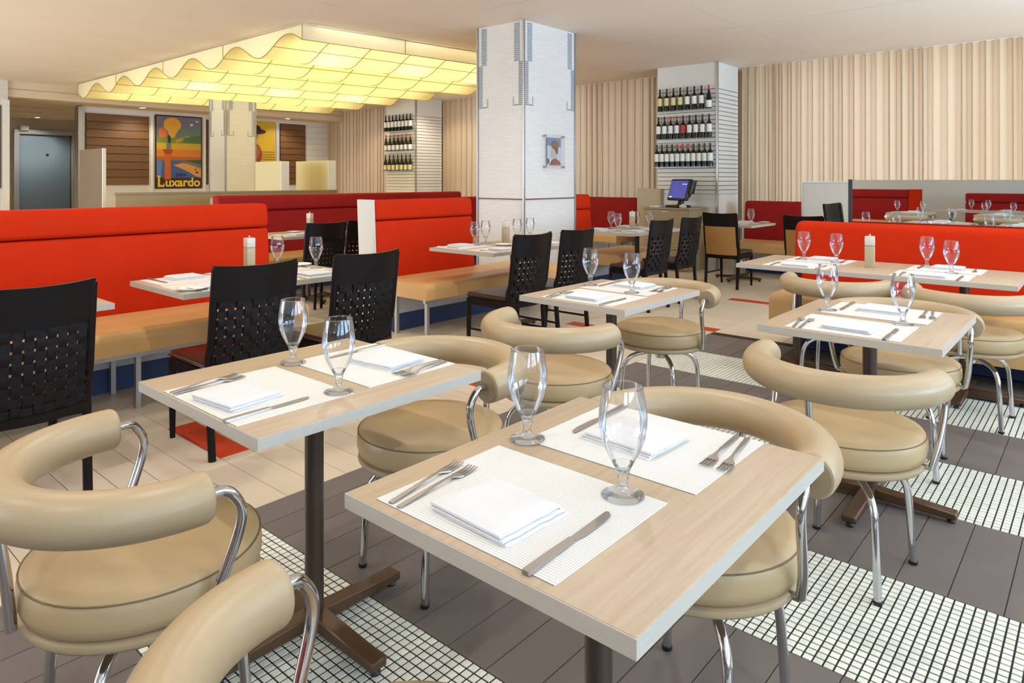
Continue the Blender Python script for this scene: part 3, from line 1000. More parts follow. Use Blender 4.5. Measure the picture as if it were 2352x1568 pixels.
# ------------------------------------------------------------------ benches
def bench(label, loc, rz, x0, x1, fab, top=1.15, roll=True, seat_bot=0.33, seat_d=0.60, sx0=None, sx1=None, legs=(), end_left=False, end_th=0.032, end_mat=None, name='banquette_bench', group=None, round_top=0.04):
    """local: runs along +x, sitter faces -y, y=0 is the foot of the back's front face"""
    t = thing(name, label, 'bench', loc, rz, group)
    sx0 = x0 if sx0 is None else sx0
    sx1 = x1 if sx1 is None else sx1
    sh = 0.09
    def shear(o, k=sh):
        for v in o.data.vertices:
            v.co.y += max(0, v.co.z - 0.46) * k
        return o
    rz_ = top - 0.18
    shear(box('back_cushion', (x0, 0, 0.43), (x1, 0.13, (rz_ - 0.004) if roll else top), fab, t, 0.03 if roll else round_top, 4))
    if roll:
        shear(box('head_roll', (x0, -0.012, rz_), (x1, 0.14, top), fab, t, 0.035, 4))
    shear(box('back_board', (x0, 0.10, 0.0), (x1, 0.17, top - 0.03), M_tanlam, t))
    bm = bmesh.new()
    vs = bm_box(bm, (sx0, -seat_d, seat_bot), (sx1, 0.03, 0.46))
    es = [e for e in bm.edges if all(abs(v.co.y + seat_d) < 1e-5 and abs(v.co.z - 0.46) < 1e-5 for v in e.verts)]
    bmesh.ops.bevel(bm, geom=es, offset=0.05, segments=5, profile=0.5, affect='EDGES')
    link('seat', to_mesh(bm, 'seat', True, 45), M_bench, t)
    box('plinth', (sx0 + 0.05, -0.12, 0), (sx1, 0.02, 0.15), M_navy, t)
    box('plinth_upper_band', (sx0 + 0.05, -0.115, 0.15), (sx1, 0.02, seat_bot - 0.005), mat('band_white', (206, 212, 222), 0.5), t)
    if seat_bot > 0.25:
        box('front_rail', (sx0 + 0.01, -seat_d + 0.02, seat_bot - 0.028), (sx1 - 0.01, -seat_d + 0.05, seat_bot), M_alu, t)
        for lx in legs:
            box('leg', (lx - 0.014, -seat_d + 0.02, 0), (lx + 0.014, -seat_d + 0.05, seat_bot - 0.028), M_alu, t)
            box('leg', (lx - 0.014, -0.19, 0), (lx + 0.014, -0.16, seat_bot - 0.002), M_alu, t)
    if end_left:
        shear(box('end_panel', (x0 - 0.003 - end_th, -0.02, 0), (x0 - 0.003, 0.19, top + 0.005), end_mat or M_greylam, t))
    return t
bench('long red-orange banquette bench at the left edge of the photo', (0, 4.86, 0), 0, -0.6, 2.78, M_red, sx1=2.72, legs=(0.3, 1.6, 2.6))
bench('short red-orange bench beside the near white column', (0, 4.86, 0), 0, 3.79, 5.03, M_red, sx0=3.82, sx1=5.78, legs=(3.86, 5.5), end_left=True)
bench('red-orange bench just right of the near white column', (0, 4.86, 0), 0, 6.80, 7.15, M_red, sx0=6.8, sx1=7.9, legs=(7.8,))
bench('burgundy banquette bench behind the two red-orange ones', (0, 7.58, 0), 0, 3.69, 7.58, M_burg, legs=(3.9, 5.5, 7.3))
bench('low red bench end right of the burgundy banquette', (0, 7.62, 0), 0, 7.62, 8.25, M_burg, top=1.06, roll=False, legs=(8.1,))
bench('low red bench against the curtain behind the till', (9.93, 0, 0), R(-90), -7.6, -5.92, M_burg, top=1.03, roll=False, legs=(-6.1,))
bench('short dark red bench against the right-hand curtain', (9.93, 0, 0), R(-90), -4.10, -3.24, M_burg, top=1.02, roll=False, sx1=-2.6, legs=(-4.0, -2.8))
bench('long red-orange bench in front of the mirror at right', (5.76, 0, 0), R(-90), -1.97, 3.2, M_red, top=0.995, roll=False, seat_bot=0.16, seat_d=0.5, round_top=0.06)
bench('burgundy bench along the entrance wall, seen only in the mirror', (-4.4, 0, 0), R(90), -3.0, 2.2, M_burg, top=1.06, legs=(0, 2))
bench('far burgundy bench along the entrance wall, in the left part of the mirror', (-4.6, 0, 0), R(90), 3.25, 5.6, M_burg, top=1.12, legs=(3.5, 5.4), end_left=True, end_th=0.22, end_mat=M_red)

# low partitions and screens
t = thing('low_partition', 'low tan partition wall behind the burgundy bench', 'partition', (3.07, 8.9, 0))
box('panel', (0, 0, 0), (3.1, 0.08, 1.155), M_tanlam, t)
box('cap_rail', (-0.01, -0.01, 1.155), (3.11, 0.09, 1.178), mat('cap_brown', (150, 128, 92), 0.5), t)
def screen(label, x, y, L, th, z1, m, em):
    t = thing('divider_screen', label, 'screen', (x, y, 0), 0, 'upright divider screens')
    box('panel', (0, 0.02, 0), (th, L, z1), m, t, 0.003, 1)
    box('edge_strip', (0, 0, 0), (th, 0.02, z1), em, t, 0.003, 1)
screen('cream divider screen beside the far column, left of the pair', 5.3, 9.02, 0.74, 0.13, 1.60, M_screenpanel, M_white)
screen('cream divider screen by the curtain, right of the pair', 6.09, 9.02, 0.9, 0.14, 1.625, M_screenpanel, M_white)
screen('tall tan divider screen in front of the steel door', 3.72, 11.3, 1.0, 0.05, 1.80, mat('screen_tan', (120, 102, 80), 0.6), M_white)

# white board and mirror behind the right bench
t = thing('panel_board', 'white board with grey frame left of the mirror', 'board', (9.2, 2.36, 0))
box('board', (0, 0.015, 0.03), (0.04, 0.645, 1.295), M_greylam, t)
bm = bmesh.new()
for lo, hi in [((-0.01, 0, 0), (0.05, 0.015, 1.31)), ((-0.01, 0.645, 0), (0.05, 0.66, 1.31)), ((-0.01, 0.015, 1.295), (0.05, 0.645, 1.31)), ((-0.01, 0.015, 0), (0.05, 0.645, 0.03))]:
    bm_box(bm, lo, hi)
link('frame', to_mesh(bm, 'frame'), M_alu, t)
t = thing('wall_mirror', 'long mirror panel standing above the right red bench', 'mirror', (5.99, 1.57, 0))
box('glass', (0, -5.5, 0.55), (0.006, 0, 1.332), M_mirror, t)
box('backing', (0.006, -5.5, 0), (0.05, 0.0, 1.332), M_greylam, t)
box('edge_strip', (-0.004, 0.0, 0.5), (0.052, 0.03, 1.335), M_black, t)

# ------------------------------------------------------------------ till cabinet
t = thing('till_cabinet', 'grey-brown wooden till cabinet under the wine display', 'cabinet', (9.1, 4.57, 0))
box('carcass', (0.02, 0, 0), (0.62, 0.72, 0.895), M_tanlam, t)
box('top', (-0.01, -0.02, 0.895), (0.63, 0.74, 0.92), M_cabwood, t, 0.004, 1)
for z0, z1 in ((0.61, 0.89), (0.31, 0.60), (0.02, 0.30)):
    dr = box('drawer', (0.0, 0.01, z0), (0.02, 0.71, z1), M_cabwood, t, 0.003, 1)
    box('handle', (-0.012, 0.3, z1 - 0.03), (-0.001, 0.42, z1 - 0.02), M_alu, dr)
t = thing('side_board', 'beige low wall panel left of the till', 'board', (9.695, 5.34, 0))
box('panel', (0, 0, 0), (0.04, 0.42, 1.19), mat('board_beige', (184, 170, 142), 0.6), t, 0.004, 1)
box('edge_strip', (-0.004, -0.02, 0), (0.045, 0.0, 1.19), M_cabwood, t)
t = thing('till_terminal', 'black touch screen till with blue display on the cabinet', 'till', (9.36, 4.86, 0.92), R(-22))
box('foot', (-0.13, -0.14, 0), (0.13, 0.14, 0.035), M_black, t, 0.015, 2)
tube('neck', catmull([(0.04, 0, 0.03), (0.06, 0, 0.10), (0.02, 0, 0.18)]), 0.045, M_black, t, 12)
hd = box('housing', (-0.05, -0.21, 0.10), (0.02, 0.21, 0.42), M_black, t, 0.02, 3)
sc_ = box('screen', (-0.053, -0.185, 0.14), (-0.0505, 0.185, 0.395), M_screen, t)
bt = box('screen_buttons', (-0.0545, -0.17, 0.34), (-0.0532, -0.07, 0.35), M_screenlit, t)
bt2 = box('screen_buttons', (-0.0545, 0.10, 0.148), (-0.0532, 0.16, 0.165), M_screenlit, t)
rd = box('card_reader', (-0.03, -0.26, 0.2), (0.05, -0.212, 0.40), M_black, t, 0.012, 2)
bk = box('rear_housing', (0.021, -0.16, 0.14), (0.10, 0.16, 0.38), M_black, t, 0.03, 3)
for o in (hd, sc_, bt, bt2, rd, bk):
    for v in o.data.vertices:
        v.co.x += (v.co.z - 0.1) * 0.32
t = thing('paper_tray', 'pale tray of papers on the till cabinet', 'tray', (9.3, 5.18, 0.92))
box('tray', (-0.1, -0.08, 0), (0.1, 0.08, 0.012), M_china, t, 0.004, 1)
box('paper', (-0.085, -0.065, 0.012), (0.085, 0.065, 0.02), M_napkin, t)
bm = bmesh.new()
bmesh.ops.create_icosphere(bm, subdivisions=3, radius=0.05)
for v in bm.verts:
    v.co *= 1 + 0.35 * noise.noise(v.co * 30)
    v.co.z = max(v.co.z, -0.03) * 0.7 + 0.021
o = link('crumpled_cloth', to_mesh(bm, 'crumpled_cloth', True), M_napkin, None, (9.2, 4.70, 0.92))
tag(o, 'small white crumpled cloth beside the till', 'cloth')

# ------------------------------------------------------------------ tables
TABLES = {}
def make_table(key, x0, y0, x1, y1, label, bases=None, grp='pale oak restaurant tables'):
    cx, cy = (x0 + x1) / 2, (y0 + y1) / 2
    t = thing('dining_table', label, 'table', (cx, cy, 0), 0, grp)
    a, b = (x1 - x0) / 2, (y1 - y0) / 2
    box('tabletop', (-a + 0.002, -b + 0.002, 0.7215), (a - 0.002, b - 0.002, 0.75), M_oak, t, 0.002, 2)
    bm = bmesh.new()
    e = 0.003
    for lo, hi in [((-a, -b, 0.721), (a, -b + e, 0.7485)), ((-a, b - e, 0.721), (a, b, 0.7485)), ((-a, -b + e, 0.721), (-a + e, b - e, 0.7485)), ((a - e, -b + e, 0.721), (a, b - e, 0.7485))]:
        bm_box(bm, lo, hi)
    link('edge_band', to_mesh(bm, 'edge_band'), M_oakedge, t)
    for (bx, by) in (bases or [(0, 0)]):
        col = tube('column', [(bx, by, 0.05), (bx, by, 0.71)], 0.0275, M_bronze, t, 20)
        box('mount_plate', (bx - 0.14, by - 0.14, 0.712), (bx + 0.14, by + 0.14, 0.721), M_bronze, t)
        for k in range(4):
            an = k * PI / 2
            bm = bmesh.new()
            vs = bm_box(bm, (0.0, -0.026, 0.018), (0.31, 0.026, 0.062))
            for v in vs:
                if v.co.x > 0.2 and v.co.z > 0.05: v.co.z = 0.044
            bmesh.ops.bevel(bm, geom=list(bm.edges), offset=0.004, segments=1, affect='EDGES')
            ft = link('base_foot', to_mesh(bm, 'base_foot', True), M_bronzefoot, t, (bx, by, 0), (0, 0, an))
            g = lathe('glide', [(0, 0), (0.014, 0.0), (0.016, 0.006), (0.008, 0.018), (0, 0.018)], M_black, ft, 10, (0.29, 0, 0))
    TABLES[key] = (x0, y0, x1, y1)
    return t
make_table('A', 0.765, 0.455, 1.525, 1.080, 'nearest pale oak table, in the centre foreground with two goblets')
make_table('B', 0.795, 1.452, 1.525, 2.127, 'pale oak table left of the nearest one, two goblets standing close together')
make_table('C', 2.655, 1.640, 3.400, 2.260, 'small pale oak table in the middle of the room')
make_table('D', 2.755, 0.435, 3.540, 1.080, 'pale oak table at right, in front of the long bench table')
make_table('E', 4.66, 0.38, 5.39, 1.975, 'long pale oak table at the right red bench with a mill', bases=[(0, -0.5), (0, 0.5)])
make_table('F', 1.545, 3.56, 2.66, 4.26, 'pale oak table at the long left bench behind two dark chairs')
make_table('K', 0.28, 3.56, 1.225, 4.26, 'pale oak table at the left photo edge, mostly behind a dark chair')
make_table('G', 4.0, 3.68, 5.35, 4.42, 'pale oak table at the short red bench by the white column')
make_table('H', 6.42, 3.86, 7.62, 4.62, 'pale oak table right behind the near white column', bases=[(0, -0.07)])
make_table('I', 8.5, 3.40, 9.32, 4.1, 'small far oak table at the short dark red bench')
make_table('J', 3.72, 6.30, 4.75, 7.0, 'far pale oak table at the burgundy bench')
make_table('M', -3.9, 1.0, -3.15, 2.6, 'oak table by the entrance bench, seen only in the mirror', bases=[(0, -0.5), (0, 0.5)])

make_table('N', -2.30, 1.05, -1.55, 1.70, 'oak table in the right part of the mirror, out of direct view')
make_table('O', -2.30, 2.35, -1.55, 3.00, 'oak table in the left part of the mirror, out of direct view')
# ------------------------------------------------------------------ tableware
def glass_thing():
    t = thing('water_goblet', 'x', 'glass', (0, 0, 0), 0, 'clear stemmed water goblets')
    lathe('foot', [(0, 0.0), (0.036, 0.0), (0.0375, 0.002), (0.030, 0.0045), (0.014, 0.009), (0.0095, 0.016), (0.0085, 0.026), (0.0105, 0.034), (0.0115, 0.040), (0.0, 0.041)], M_solidglass, t, 28, (0, 0, 0), 70)
    lathe('bowl', [(0.0112, 0.0405), (0.015, 0.050), (0.0235, 0.066), (0.033, 0.085), (0.0395, 0.105), (0.0425, 0.126), (0.0418, 0.146), (0.0388, 0.168), (0.0348, 0.190)], M_glass, t, 32, (0, 0, 0), 80)
    bm = bmesh.new()
    bm_tube(bm, [(0.0348 * math.cos(2 * PI * i / 32), 0.0348 * math.sin(2 * PI * i / 32), 0.19) for i in range(33)], 0.0009, 6, False)
    link('rim', to_mesh(bm, 'rim', True), M_solidglass, t)
    lathe('bowl_base', [(0, 0.044), (0.011, 0.045), (0.0165, 0.054), (0.018, 0.058), (0, 0.0605)], M_solidglass, t, 20, (0, 0, 0), 80)
    return t
GOB = glass_thing(); gob_used = [False]
def goblet(x, y, label, z=0.752, scale=1.06):
    if not gob_used[0]:
        gob_used[0] = True
        GOB.location = (x, y, z); GOB['label'] = label; GOB.scale = (scale,) * 3
    else:
        dup(GOB, (x, y, z), random.uniform(0, 6), label, None, scale)

def placemat_mesh(a, b):
    bm = bmesh.new()
    bm_box(bm, (-a / 2, -b / 2, 0), (a / 2, b / 2, 0.0014))
    return to_mesh(bm, 'placemat')
def napkin_mesh(seed):
    bm = bmesh.new()
    sx, sy = 0.155, 0.18
    n = 12
    for L, (z0, th, ox, oy, sc) in enumerate([(0.0, 0.005, 0.004, -0.006, 1.0), (0.0052, 0.005, 0.0, -0.002, 0.985), (0.0104, 0.0075, -0.001, 0.003, 0.965)]):
        up, dn = [], []
        for i in range(n + 1):
            ru, rd_ = [], []
            for j in range(n + 1):
                u, v = i / n - 0.5, j / n - 0.5
                e = min(0.5 - abs(u), 0.5 - abs(v)) * 2
                puff = min(1.0, e * 7) ** 0.5
                wz = 0.002 * noise.noise((u * 5 + seed, v * 5, L * 2.0))
                ex = 0.0025 * noise.noise((v * 6, seed, L * 1.0))
                x = u * sx * sc + ox + ex * (1 if u > 0.3 else 0)
                y = v * sy * sc + oy + 0.003 * noise.noise((u * 6, seed + 3, L * 1.0)) * (1 if abs(v) > 0.4 else 0)
                ru.append(bm.verts.new((x, y, z0 + th * (0.45 + 0.55 * puff) + (wz * puff if L == 2 else 0) + 0.001)))
                rd_.append(bm.verts.new((x, y, z0)))
            up.append(ru); dn.append(rd_)
        for i in range(n):
            for j in range(n):
                bm.faces.new((up[i][j], up[i + 1][j], up[i + 1][j + 1], up[i][j + 1]))
                if L == 0: bm.faces.new((dn[i][j], dn[i][j + 1], dn[i + 1][j + 1], dn[i + 1][j]))
            bm.faces.new((up[i][0], dn[i][0], dn[i + 1][0], up[i + 1][0]))
            bm.faces.new((up[i][n], up[i + 1][n], dn[i + 1][n], dn[i][n]))
            bm.faces.new((up[0][i], up[0][i + 1], dn[0][i + 1], dn[0][i]))
            bm.faces.new((up[n][i], dn[n][i], dn[n][i + 1], up[n][i + 1]))
    return to_mesh(bm, 'napkin', True, 50)
def strip(bm, prof, th=0.002):
    """prof: (x, half width, z) along +x -> bar of rectangular section"""
    rs = []
    for x, hw, z in prof:
        rs.append([bm.verts.new(p) for p in ((x, -hw, z), (x, hw, z), (x, hw * 0.9, z + th), (x, -hw * 0.9, z + th))])
    for a, b in zip(rs[:-1], rs[1:]):
        for k in range(4):
            bm.faces.new((a[k], a[(k + 1) % 4], b[(k + 1) % 4], b[k]))
    bm.faces.new(rs[0]); bm.faces.new(rs[-1])
def fork_mesh():
    bm = bmesh.new()
    strip(bm, [(-0.105, 0.0045, 0.001), (-0.10, 0.006, 0.001), (-0.05, 0.0052, 0.003), (0.0, 0.0032, 0.006), (0.03, 0.0030, 0.006), (0.042, 0.006, 0.004), (0.052, 0.0115, 0.0022), (0.062, 0.0125, 0.001)], 0.0022)
    for k in range(4):
        y = -0.0105 + k * 0.007
        rs = []
        for x, hw, z in [(0.061, 0.0018, 0.001), (0.085, 0.0016, 0.0012), (0.105, 0.0011, 0.0042)]:
            rs.append([bm.verts.new(p) for p in ((x, y - hw, z), (x, y + hw, z), (x, y + hw, z + 0.0018), (x, y - hw, z + 0.0018))])
        for a, b in zip(rs[:-1], rs[1:]):
            for q in range(4): bm.faces.new((a[q], a[(q + 1) % 4], b[(q + 1) % 4], b[q]))
        bm.faces.new(rs[0]); bm.faces.new(rs[-1])
    return to_mesh(bm, 'fork', True, 35)
def knife_meshes():
    bm = bmesh.new()
    strip(bm, [(-0.12, 0.006, 0.0005), (-0.117, 0.0085, 0.0), (-0.06, 0.0080, 0.0), (0.0, 0.0062, 0.0), (0.004, 0.006, 0.0)], 0.0055)
    h = to_mesh(bm, 'handle', True, 35)
    bm = bmesh.new()
    pts = [(0.004, -0.006), (0.03, -0.0105), (0.09, -0.0105), (0.112, -0.007), (0.121, 0.002), (0.118, 0.006), (0.05, 0.0065), (0.004, 0.006)]
    a = [bm.verts.new((x, y, 0.0012)) for x, y in pts]; b = [bm.verts.new((x, y, 0.003)) for x, y in pts]
    bm.faces.new(a); bm.faces.new(b)
    for i in range(len(pts)): bm.faces.new((a[i], a[(i + 1) % len(pts)], b[(i + 1) % len(pts)], b[i]))
    return h, to_mesh(bm, 'blade')
MATM = placemat_mesh(0.335, 0.41)
NAPM = [napkin_mesh(s) for s in (1.0, 4.0, 9.0)]
FORKM = fork_mesh()
KH, KB = knife_meshes()
PLM = None
def place(px, py, ang, where, forks=2, glass=None, plate=False, nap_off=(0.0, 0.0), nap_rot=0.0, mat_off=(0, 0), fl=1):
    """px,py: centre of the placemat; local +x points from the diner to the table's middle, +y to the diner's left.
    glass: (x,y) world position."""
    c, s = math.cos(ang), math.sin(ang)
    def Wd(u, v, z=0.75):
        return (px + c * u - s * v, py + s * u + c * v, z)
    o = link('placemat', MATM, M_matweave, None, Wd(mat_off[0], mat_off[1]), (0, 0, ang))
    tag(o, 'white mesh placemat at the %s' % where, 'placemat', 'white mesh placemats')
    o = link('napkin', random.choice(NAPM), M_napkin, None, Wd(-0.055 + nap_off[0], nap_off[1], 0.7515), (0, 0, ang + nap_rot))
    tag(o, 'folded white napkin at the %s' % where, 'napkin', 'folded white napkins')
    fo = [('outer fork', 0.186, R(9)), ('inner fork', 0.155, R(5))][:forks] if forks > 1 else [('fork', 0.15, R(4))]
    for nm, v, da in fo:
        o = link('fork', FORKM, M_cutlery, None, Wd(-0.06, v, 0.7516), (0, 0, ang + da))
        tag(o, '%s at the %s' % (nm if nm != 'fork' else 'single steel fork', where), 'fork', 'steel forks')
    k = thing('table_knife', 'steel table knife at the %s' % where, 'knife', Wd(-0.055, -0.152, 0.7516), ang + R(2), 'steel table knives')
    link('handle', KH, M_cutlery, k); link('blade', KB, M_cutlery, k)
    if glass:
        goblet(glass[0], glass[1], 'clear goblet at the %s' % where)
# nearest table
place(0.954, 0.808, 0.0, 'near-side setting of the nearest table', 2, (1.093, 0.679), nap_off=(-0.005, 0.005), nap_rot=R(-3))
place(1.352, 0.785, PI, 'far-side setting of the nearest table', 2, (1.190, 0.989), nap_off=(0.06, -0.02), nap_rot=R(-3))
# left table
place(0.968, 1.765, 0.0, 'near-side setting of the second table, left of the nearest', 2, (1.114, 1.60), nap_off=(-0.01, -0.01), nap_rot=R(6))
place(1.362, 1.775, PI, 'far-side setting of the second table, left of the nearest', 2, (1.195, 1.963), nap_off=(0.02, 0.03), nap_rot=R(7))
# middle table
place(2.85, 1.94, 0.0, 'near-side setting of the small middle table', 2, (3.08, 1.86), nap_off=(0.01, 0.0), nap_rot=R(2))
place(3.21, 1.96, PI, 'far-side setting of the small middle table', 2, (3.15, 2.165), nap_off=(0.0, 0.0))
# right table
place(2.945, 0.775, 0.0, 'near-side setting of the right-hand table', 2, (3.125, 0.63), nap_off=(0.015, -0.01), nap_rot=R(-3))
place(3.345, 0.76, PI, 'far-side setting of the right-hand table', 2, (3.25, 0.955), nap_off=(0.02, 0.0))
# long bench table
place(4.85, 1.60, 0.0, 'left near-side setting of the long bench table', 1, (5.14, 1.45))
place(5.20, 1.58, PI, 'left bench-side setting of the long bench table', 1, (5.20, 1.69))
place(4.85, 0.82, 0.0, 'right near-side setting of the long bench table', 1, (5.02, 0.745))
place(5.20, 0.80, PI, 'right bench-side setting of the long bench table', 1, (5.27, 0.92))
# left bench tables
place(1.78, 3.74, PI / 2, 'left chair-side setting of the left bench table', 1)
place(2.40, 3.74, PI / 2, 'right chair-side setting of the left bench table', 1, (2.58, 3.96))
place(1.80, 4.08, -PI / 2, 'left bench-side setting of the left bench table', 1)
place(2.40, 4.06, -PI / 2, 'right bench-side setting of the left bench table', 1, (2.44, 4.20))
place(0.80, 3.74, PI / 2, 'chair-side setting of the table at the left photo edge', 1)
place(0.80, 4.08, -PI / 2, 'bench-side setting of the table at the left photo edge', 1)
# table by the column
place(4.25, 3.86, PI / 2, 'left chair-side setting of the table by the column', 1, (4.62, 4.34))
place(4.95, 3.86, PI / 2, 'right chair-side setting of the table by the column', 1, (5.02, 4.30))
place(4.25, 4.24, -PI / 2, 'left bench-side setting of the table by the column', 1, (4.48, 4.34))
place(5.05, 4.2, -PI / 2, 'right bench-side setting of the table by the column', 1, (5.24, 4.32))
# table behind the column
place(6.70, 4.05, PI / 2, 'left chair-side setting of the table behind the column', 1, (6.62, 4.18))
place(7.32, 4.05, PI / 2, 'right chair-side setting of the table behind the column', 1, (7.50, 4.28))
place(6.70, 4.44, -PI / 2, 'left bench-side setting of the table behind the column', 1, (6.98, 4.50))
place(7.32, 4.44, -PI / 2, 'right bench-side setting of the table behind the column', 1, (7.12, 4.24))
# small far tables
place(8.74, 3.78, 0.0, 'chair-side setting of the small far table', 1, (8.78, 3.52))
place(9.12, 3.76, PI, 'bench-side setting of the small far table', 1)
place(4.0, 6.5, PI / 2, 'left setting of the far table at the burgundy bench', 1)
place(4.5, 6.5, PI / 2, 'right setting of the far table at the burgundy bench', 1)

# tables that the photograph shows only in the mirror
place(-2.10, 1.38, 0.0, 'left setting of the right mirrored table', 1, (-1.98, 1.2))
place(-1.74, 1.38, PI, 'right setting of the right mirrored table', 1, (-1.86, 1.58))
place(-2.10, 2.68, 0.0, 'left setting of the left mirrored table', 1, (-1.98, 2.5))
place(-1.74, 2.68, PI, 'right setting of the left mirrored table', 1, (-1.86, 2.88))
place(-3.55, 1.4, -PI / 2, 'first setting of the mirrored long table', 1, (-3.4, 1.7))
place(-3.55, 2.2, PI / 2, 'second setting of the mirrored long table', 1, (-3.7, 2.0))
# side plates
pl = thing('side_plate', 'x', 'plate', (0, 0, 0), 0, 'white side plates')
lathe('plate', [(0, 0.004), (0.05, 0.004), (0.056, 0.006), (0.078, 0.014), (0.08, 0.0155), (0.077, 0.0165), (0.055, 0.009), (0.05, 0.007), (0, 0.007)], M_china, pl, 28)
lathe('foot_ring', [(0.042, 0.0), (0.046, 0.0), (0.05, 0.0045), (0.04, 0.0045)], M_china, pl, 24)
for i, (x, y, lab) in enumerate([(2.57, 4.14, 'white side plate at the right end of the left bench table'), (1.63, 3.66, 'white side plate on the near left corner of the left bench table'),
                                 (0.52, 4.05, 'white side plate on the table at the left photo edge'), (4.55, 4.05, 'white side plate in the middle of the table by the column'),
                                 (4.14, 6.78, 'white side plate on the far table at the burgundy bench'), (9.23, 3.52, 'white side plate on the small far table'),
                                 (6.95, 3.95, 'white side plate on the table behind the column')]):
    if i == 0:
        pl.location = (x, y, 0.75); pl['label'] = lab
    else:
        dup(pl, (x, y, 0.75), 0, lab)
# pepper mills
ml = thing('pepper_mill', 'x', 'pepper mill', (0, 0, 0), 0, 'square wooden pepper mills')
box('body', (-0.026, -0.026, 0), (0.026, 0.026, 0.135), M_mill, ml, 0.003, 2)
box('cap', (-0.026, -0.026, 0.137), (0.026, 0.026, 0.195), M_millcap, ml, 0.003, 2)
lathe('knob', [(0, 0.195), (0.005, 0.195), (0.007, 0.2), (0.006, 0.207), (0, 0.209)], M_chrome, ml, 12)
for i, (x, y, lab) in enumerate([(2.25, 4.215, 'square pale pepper mill on the left bench table'), (5.03, 1.21, 'square pepper mill in the middle of the long bench table'),
                                 (4.72, 4.18, 'square pepper mill on the table by the column'), (7.03, 4.24, 'square pepper mill on the table behind the column'),
                                 (4.32, 6.75, 'square pepper mill on the far table at the burgundy bench')]):
    if i == 0:
        ml.location = (x, y, 0.75); ml['label'] = lab; ml.scale = (1.06,) * 3
    else:
        dup(ml, (x, y, 0.75), R(4 * i), lab, None, 1.06)

# ------------------------------------------------------------------ swivel chairs
def swivel():
    t = thing('swivel_chair', 'x', 'chair', (0, 0, 0), 0, 'tan round-back swivel chairs')
    RC, ZR, TR, TH = 0.284, 0.678, 0.0525, R(91)
    pts, sc = [], []
    n = 44
    for i in range(n + 1):
        a = PI - TH + 2 * TH * i / n
        pts.append((RC * math.cos(a), RC * math.sin(a), ZR)); sc.append(1.0)
    d0 = (Vector(pts[0]) - Vector(pts[1])).normalized()
    d1 = (Vector(pts[-1]) - Vector(pts[-2])).normalized()
    e0, e1 = Vector(pts[0]), Vector(pts[-1])
    pts = [e0 + d0 * 0.012, e0 + d0 * 0.010, e0 + d0 * 0.004] + pts + [e1 + d1 * 0.004, e1 + d1 * 0.010, e1 + d1 * 0.012]
    sc = [0.86, 0.94, 0.99] + sc + [0.99, 0.94, 0.86]
    br = tube('backrest', pts, TR, M_tan, t, 26, sc, 30)
    for e, d in ((e0, d0), (e1, d1)):
        bm = bmesh.new()
        bm_tube(bm, [e + d * 0.0115, e + d * 0.0135], TR * 0.86, 26)
        link('end_cap', to_mesh(bm, 'end_cap', True, 40), M_tancap, br)
    for s, e, d in ((-1, e0 if e0.y < 0 else e1, d0 if e0.y < 0 else d1), (1, e0 if e0.y > 0 else e1, d0 if e0.y > 0 else d1)):
        st = e + d * 0.012
        p_ = [st, st + d * 0.03, st + Vector((0.052, s * 0.004, -0.012)), st + Vector((0.072, s * 0.004, -0.05)), st + Vector((0.066, s * 0.002, -0.10)),
              st + Vector((0.030, -s * 0.006, -0.20)), Vector((st.x + 0.005, s * 0.265, 0.405))]
        tube('arm', catmull(p_, 6), 0.0115, M_chrome, t, 12)
        tube('arm_bracket', [(st.x + 0.005, s * 0.265, 0.402), (st.x + 0.0, s * 0.21, 0.402)], 0.009, M_chrome, t, 8)
    tube('back_post', [(-0.288, 0, 0.638), (-0.272, 0, 0.52), (-0.262, 0, 0.405)], 0.0115, M_chrome, t, 10)
    lathe('seat', [(0, 0.412), (0.232, 0.412), (0.245, 0.418), (0.252, 0.44), (0.252, 0.468), (0.248, 0.486), (0.241, 0.4945), (0.218, 0.5035), (0.16, 0.510), (0.085, 0.5135), (0, 0.5145)], M_tanseat, t, 48, (0, 0, 0), 60)
    bm = bmesh.new()
    bm_tube(bm, [(0.2485 * math.cos(2 * PI * i / 48), 0.2485 * math.sin(2 * PI * i / 48), 0.487) for i in range(49)], 0.002, 6, False)
    link('piping', to_mesh(bm, 'piping', True), M_pipe, t)
    lathe('seat_base', [(0, 0.384), (0.224, 0.384), (0.243, 0.388), (0.249, 0.396), (0.247, 0.406), (0.235, 0.412), (0, 0.412)], M_tan, t, 48, (0, 0, 0), 50)
    lathe('hub', [(0, 0.31), (0.022, 0.31), (0.03, 0.32), (0.032, 0.36), (0.06, 0.376), (0.06, 0.384), (0, 0.384)], M_chrome, t, 20)
    for k in range(4):
        a = R(45) + k * PI / 2
        def q(r, z): return (r * math.cos(a), r * math.sin(a), z)
        lg = tube('leg', catmull([q(0.02, 0.345), q(0.10, 0.342), q(0.17, 0.324), q(0.208, 0.282), q(0.222, 0.21), q(0.236, 0.012)], 6), 0.0125, M_chrome, t, 12)
        lathe('foot', [(0, 0), (0.013, 0), (0.015, 0.004), (0.015, 0.012), (0, 0.014)], M_black, lg, 12, q(0.236, 0))
    return t
SW = swivel()
